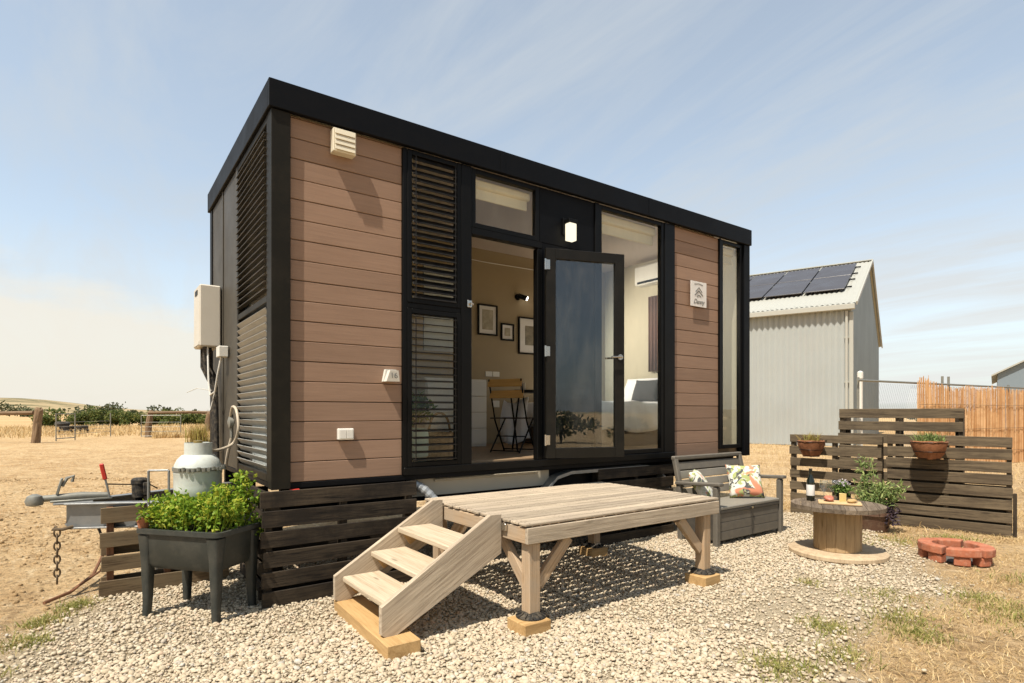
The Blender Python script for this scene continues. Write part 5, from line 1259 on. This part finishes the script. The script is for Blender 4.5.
# ------------------------------------------------------------------ left background
def old_post(name, x, y, h, r_, label, par=None):
    mb = MB(); mb.tube([(x, y, -.05), (x+.03, y, h*.3), (x+.05, y, h*.6), (x+.12*r_/.16, y, h*.93), (x+.13*r_/.16, y, h)], [r_*1.05, r_*.95, r_*1.0, r_*.92, r_*.6], 10)
    for q in mb.v: q += Vector((random.gauss(0, r_*.12), random.gauss(0, r_*.12), random.gauss(0, r_*.12)))
    return mb.build(name, POSTW, par, None if par else (x, y, 0))
F1 = thing('timber_fence', 'rustic timber rail fence with a thick leaning post at far left', 'fence', (-3.1, 29.6, 0), world=True)
old_post('post', -3.1, 29.6, 1.60, .165, '', F1); old_post('post', -5.6, 33.5, 1.25, .15, '', F1); old_post('post', -8.6, 31.5, 1.25, .16, '', F1)
mb = MB(); mb.tube([(-3.2, 29.7, 1.36), (-6, 31, 1.30), (-14, 32, 1.35)], .09, 8); mb.build('rail', POSTW, F1)
F2 = thing('timber_fence', 'rustic timber rail fence right of the farm gate behind the house end', 'fence', (1.5, 34.3, 0), world=True)
old_post('post', 1.5, 34.3, 1.5, .16, '', F2); old_post('post', 4.3, 33.2, 1.4, .16, '', F2); old_post('post', 6.6, 33, 1.5, .14, '', F2)
mb = MB(); mb.tube([(1.5, 34.2, 1.36), (3.4, 33.5, 1.40), (7, 33, 1.34)], .08, 8); mb.build('rail', POSTW, F2)
GT = thing('farm_gate', 'thin wire farm gate standing open beside the thick timber post', 'gate', (-2.4, 32, 0), world=True)
mb = MB()
for x, y in ((-2.45, 31.2), (-1.75, 32.5), (-.2, 36.5)): mb.tube([(x, y, 0), (x, y, 1.35)], .03, 6)
for z in (.12, 1.3): mb.tube([(-2.45, 31.2, z), (-1.75, 32.5, z)], .025, 6)
for z in (.3, .5, .7, .9): mb.tube([(-2.45, 31.2, z), (-1.75, 32.5, z), (-.2, 36.5, z)], .008, 4)
mb.build('gate_frame', GALVD, GT)
G2 = thing('wire_gate', 'thin wire mesh gate against the right hand fence post', 'gate', (1.0, 33.5, 0), world=True)
mb = MB()
for a, b in (((1.1, 33.0, .05), (1.1, 33.0, 1.25)), ((2.9, 32.4, .05), (2.9, 32.4, 1.25)), ((1.1, 33.0, .1), (2.9, 32.4, .1)), ((1.1, 33., 1.22), (2.9, 32.4, 1.22))): mb.tube([a, b], .022, 6)
for z in (.35, .6, .85): mb.tube([(1.1, 33., z), (2.9, 32.4, z)], .009, 4)
mb.build('gate_frame', GALVD, G2)
# tyre heap
def tyre(x, y, z, lab, tilt=0):
    mb = MB(); mb.m = Matrix.Translation((x, y, z)) @ Matrix.Rotation(tilt, 4, 'X'); mb.lathe([(.22, -.11), (.36, -.12), (.42, -.07), (.42, .07), (.36, .12), (.22, .11), (.24, 0)], (0, 0, 0), 24)
    tag(mb.build('tyre', RUBBER, None, (x, y, z), True), lab, 'tyre', 'old tyres heaped by the farm gate')
tyre(-2.55, 45, .12, 'lowest left black tyre in the far heap by the gate'); tyre(-1.65, 45.2, .12, 'lowest right black tyre in the far heap by the gate'); tyre(-2.45, 45.1, .37, 'middle left black tyre in the far heap by the gate'); tyre(-1.7, 45.1, .37, 'middle right black tyre in the far heap by the gate'); tyre(-2.7, 45.2, .62, 'topmost black tyre tilted on the far heap by the gate', .15)
def crown_points(n, c, r_, lobes=7):
    P = []; c = np.array(c)
    cs = [(rng.normal(0, .45, 3)*np.array(r_), rng.uniform(.4, .62)) for _ in range(lobes)]
    for (o_, s_) in cs:
        m = n//lobes; q = rng.normal(0, 1, (m, 3)); q /= np.linalg.norm(q, axis=1)[:, None]; q *= rng.uniform(.55, 1.05, (m, 1)); P.append(c+o_+q*np.array(r_)*s_)
    P = np.concatenate(P); P[:, 2] = np.maximum(P[:, 2], .05); return P
# hedge line
P = []
for i in range(38):
    u = i/37; x = -2.8+12.*u+random.gauss(0, .3); y = 72-6*u+random.gauss(0, 1.0); h_ = random.uniform(.55, .85)
    P.append(crown_points(520, (x, y, h_*.95), (1.0, .9, h_), 5))
tag(leaves('hedge', np.concatenate(P), HEDGEM, .22), 'long low green hedge beyond the dirt yard', None, kind='stuff')
P = []
for i in range(70):
    a = R(random.uniform(62, 135)); r_ = random.uniform(160, 330); x, y = CAMP[0]+r_*math.cos(a), CAMP[1]+r_*math.sin(a); h_ = random.uniform(1.1, 2.6)
    P.append(crown_points(130, (x, y, h_), (h_*1.6, h_*1.6, h_), 5))
tag(leaves('far_trees', np.concatenate(P), FARTR, 1.0), 'dark scattered trees along the far left horizon', None, kind='stuff')
for i, (x, y, h_, lb) in enumerate(((-4.0, 62, 1.5, 'olive bush left of the hedge behind the tyre heap'), (-12.5, 70, 2.0, 'dark bush behind the timber rail at far left edge'))):
    tr = thing('bush', lb, 'bush', (x, y, 0), world=True); leaves('foliage', crown_points(900, (x, y, h_*.5), (1.8, 1.4, h_*.55), 6), HEDGEM, .3, tr)
    mb = MB(); mb.tube([(x, y, 0), (x+.1, y, h_*.5)], .07, 6); mb.build('stem', BARK, tr)
tt = thing('grass_clump', 'upright orange dry grass clump behind the gas bottle', 'grass clump', (2.9, 25.6, 0), world=True)
q = rng.normal(0, .2, (260, 2)); blades('blades', np.column_stack([q+np.array((2.9, 25.6)), np.zeros(260)]), DRYPL, .7, .03, .35, tt)
# distant scrub seen past the shed end
P = []
for i in range(8):
    x, y = 60+i*2.2+random.gauss(0, .5), 18.5+i*.4; P.append(crown_points(160, (x+14, y+3, 1.0), (1.6, 1.4, 1.3), 4))
tag(leaves('far_trees', np.concatenate(P), FARTR, .5), 'grey green scrub beyond the wire fence past the shed', None, kind='stuff')
# shrubs across the yard behind the viewer: they show as reflections in the door and window glass
for i in range(11):
    x, y = -6+i*3.4+random.gauss(0, .6), -19-random.uniform(0, 2.5)-.25*i; h_ = random.uniform(.95, 1.5)
    tr = thing('shrub', 'dark shrub across the yard reflected in the glass', 'shrub', (x, y, 0), group='shrubs across the yard', world=True)
    leaves('foliage', crown_points(700, (x, y, h_*.5), (1.5, 1.2, h_*.5), 6), SHRUBM, .22, tr); mb = MB(); mb.tube([(x, y, 0), (x, y, h_*.6)], .06, 6); mb.build('stem', BARK, tr)
# fallen twig by the left pallet
mb = MB(); mb.tube([(-1.26, 1.0, .02), (-1.12, 1.16, .03), (-.98, 1.55, .05), (-.90, 1.9, .16)], .012, 7); mb.tube([(-1.12, 1.16, .03), (-1.02, 1.25, .08), (-.90, 1.45, .12)], .008, 6)
tag(mb.build('branch', REDP, None, (-1.1, 1.3, .02), True), 'reddish bare branch lying beside the left pallet', 'branch')
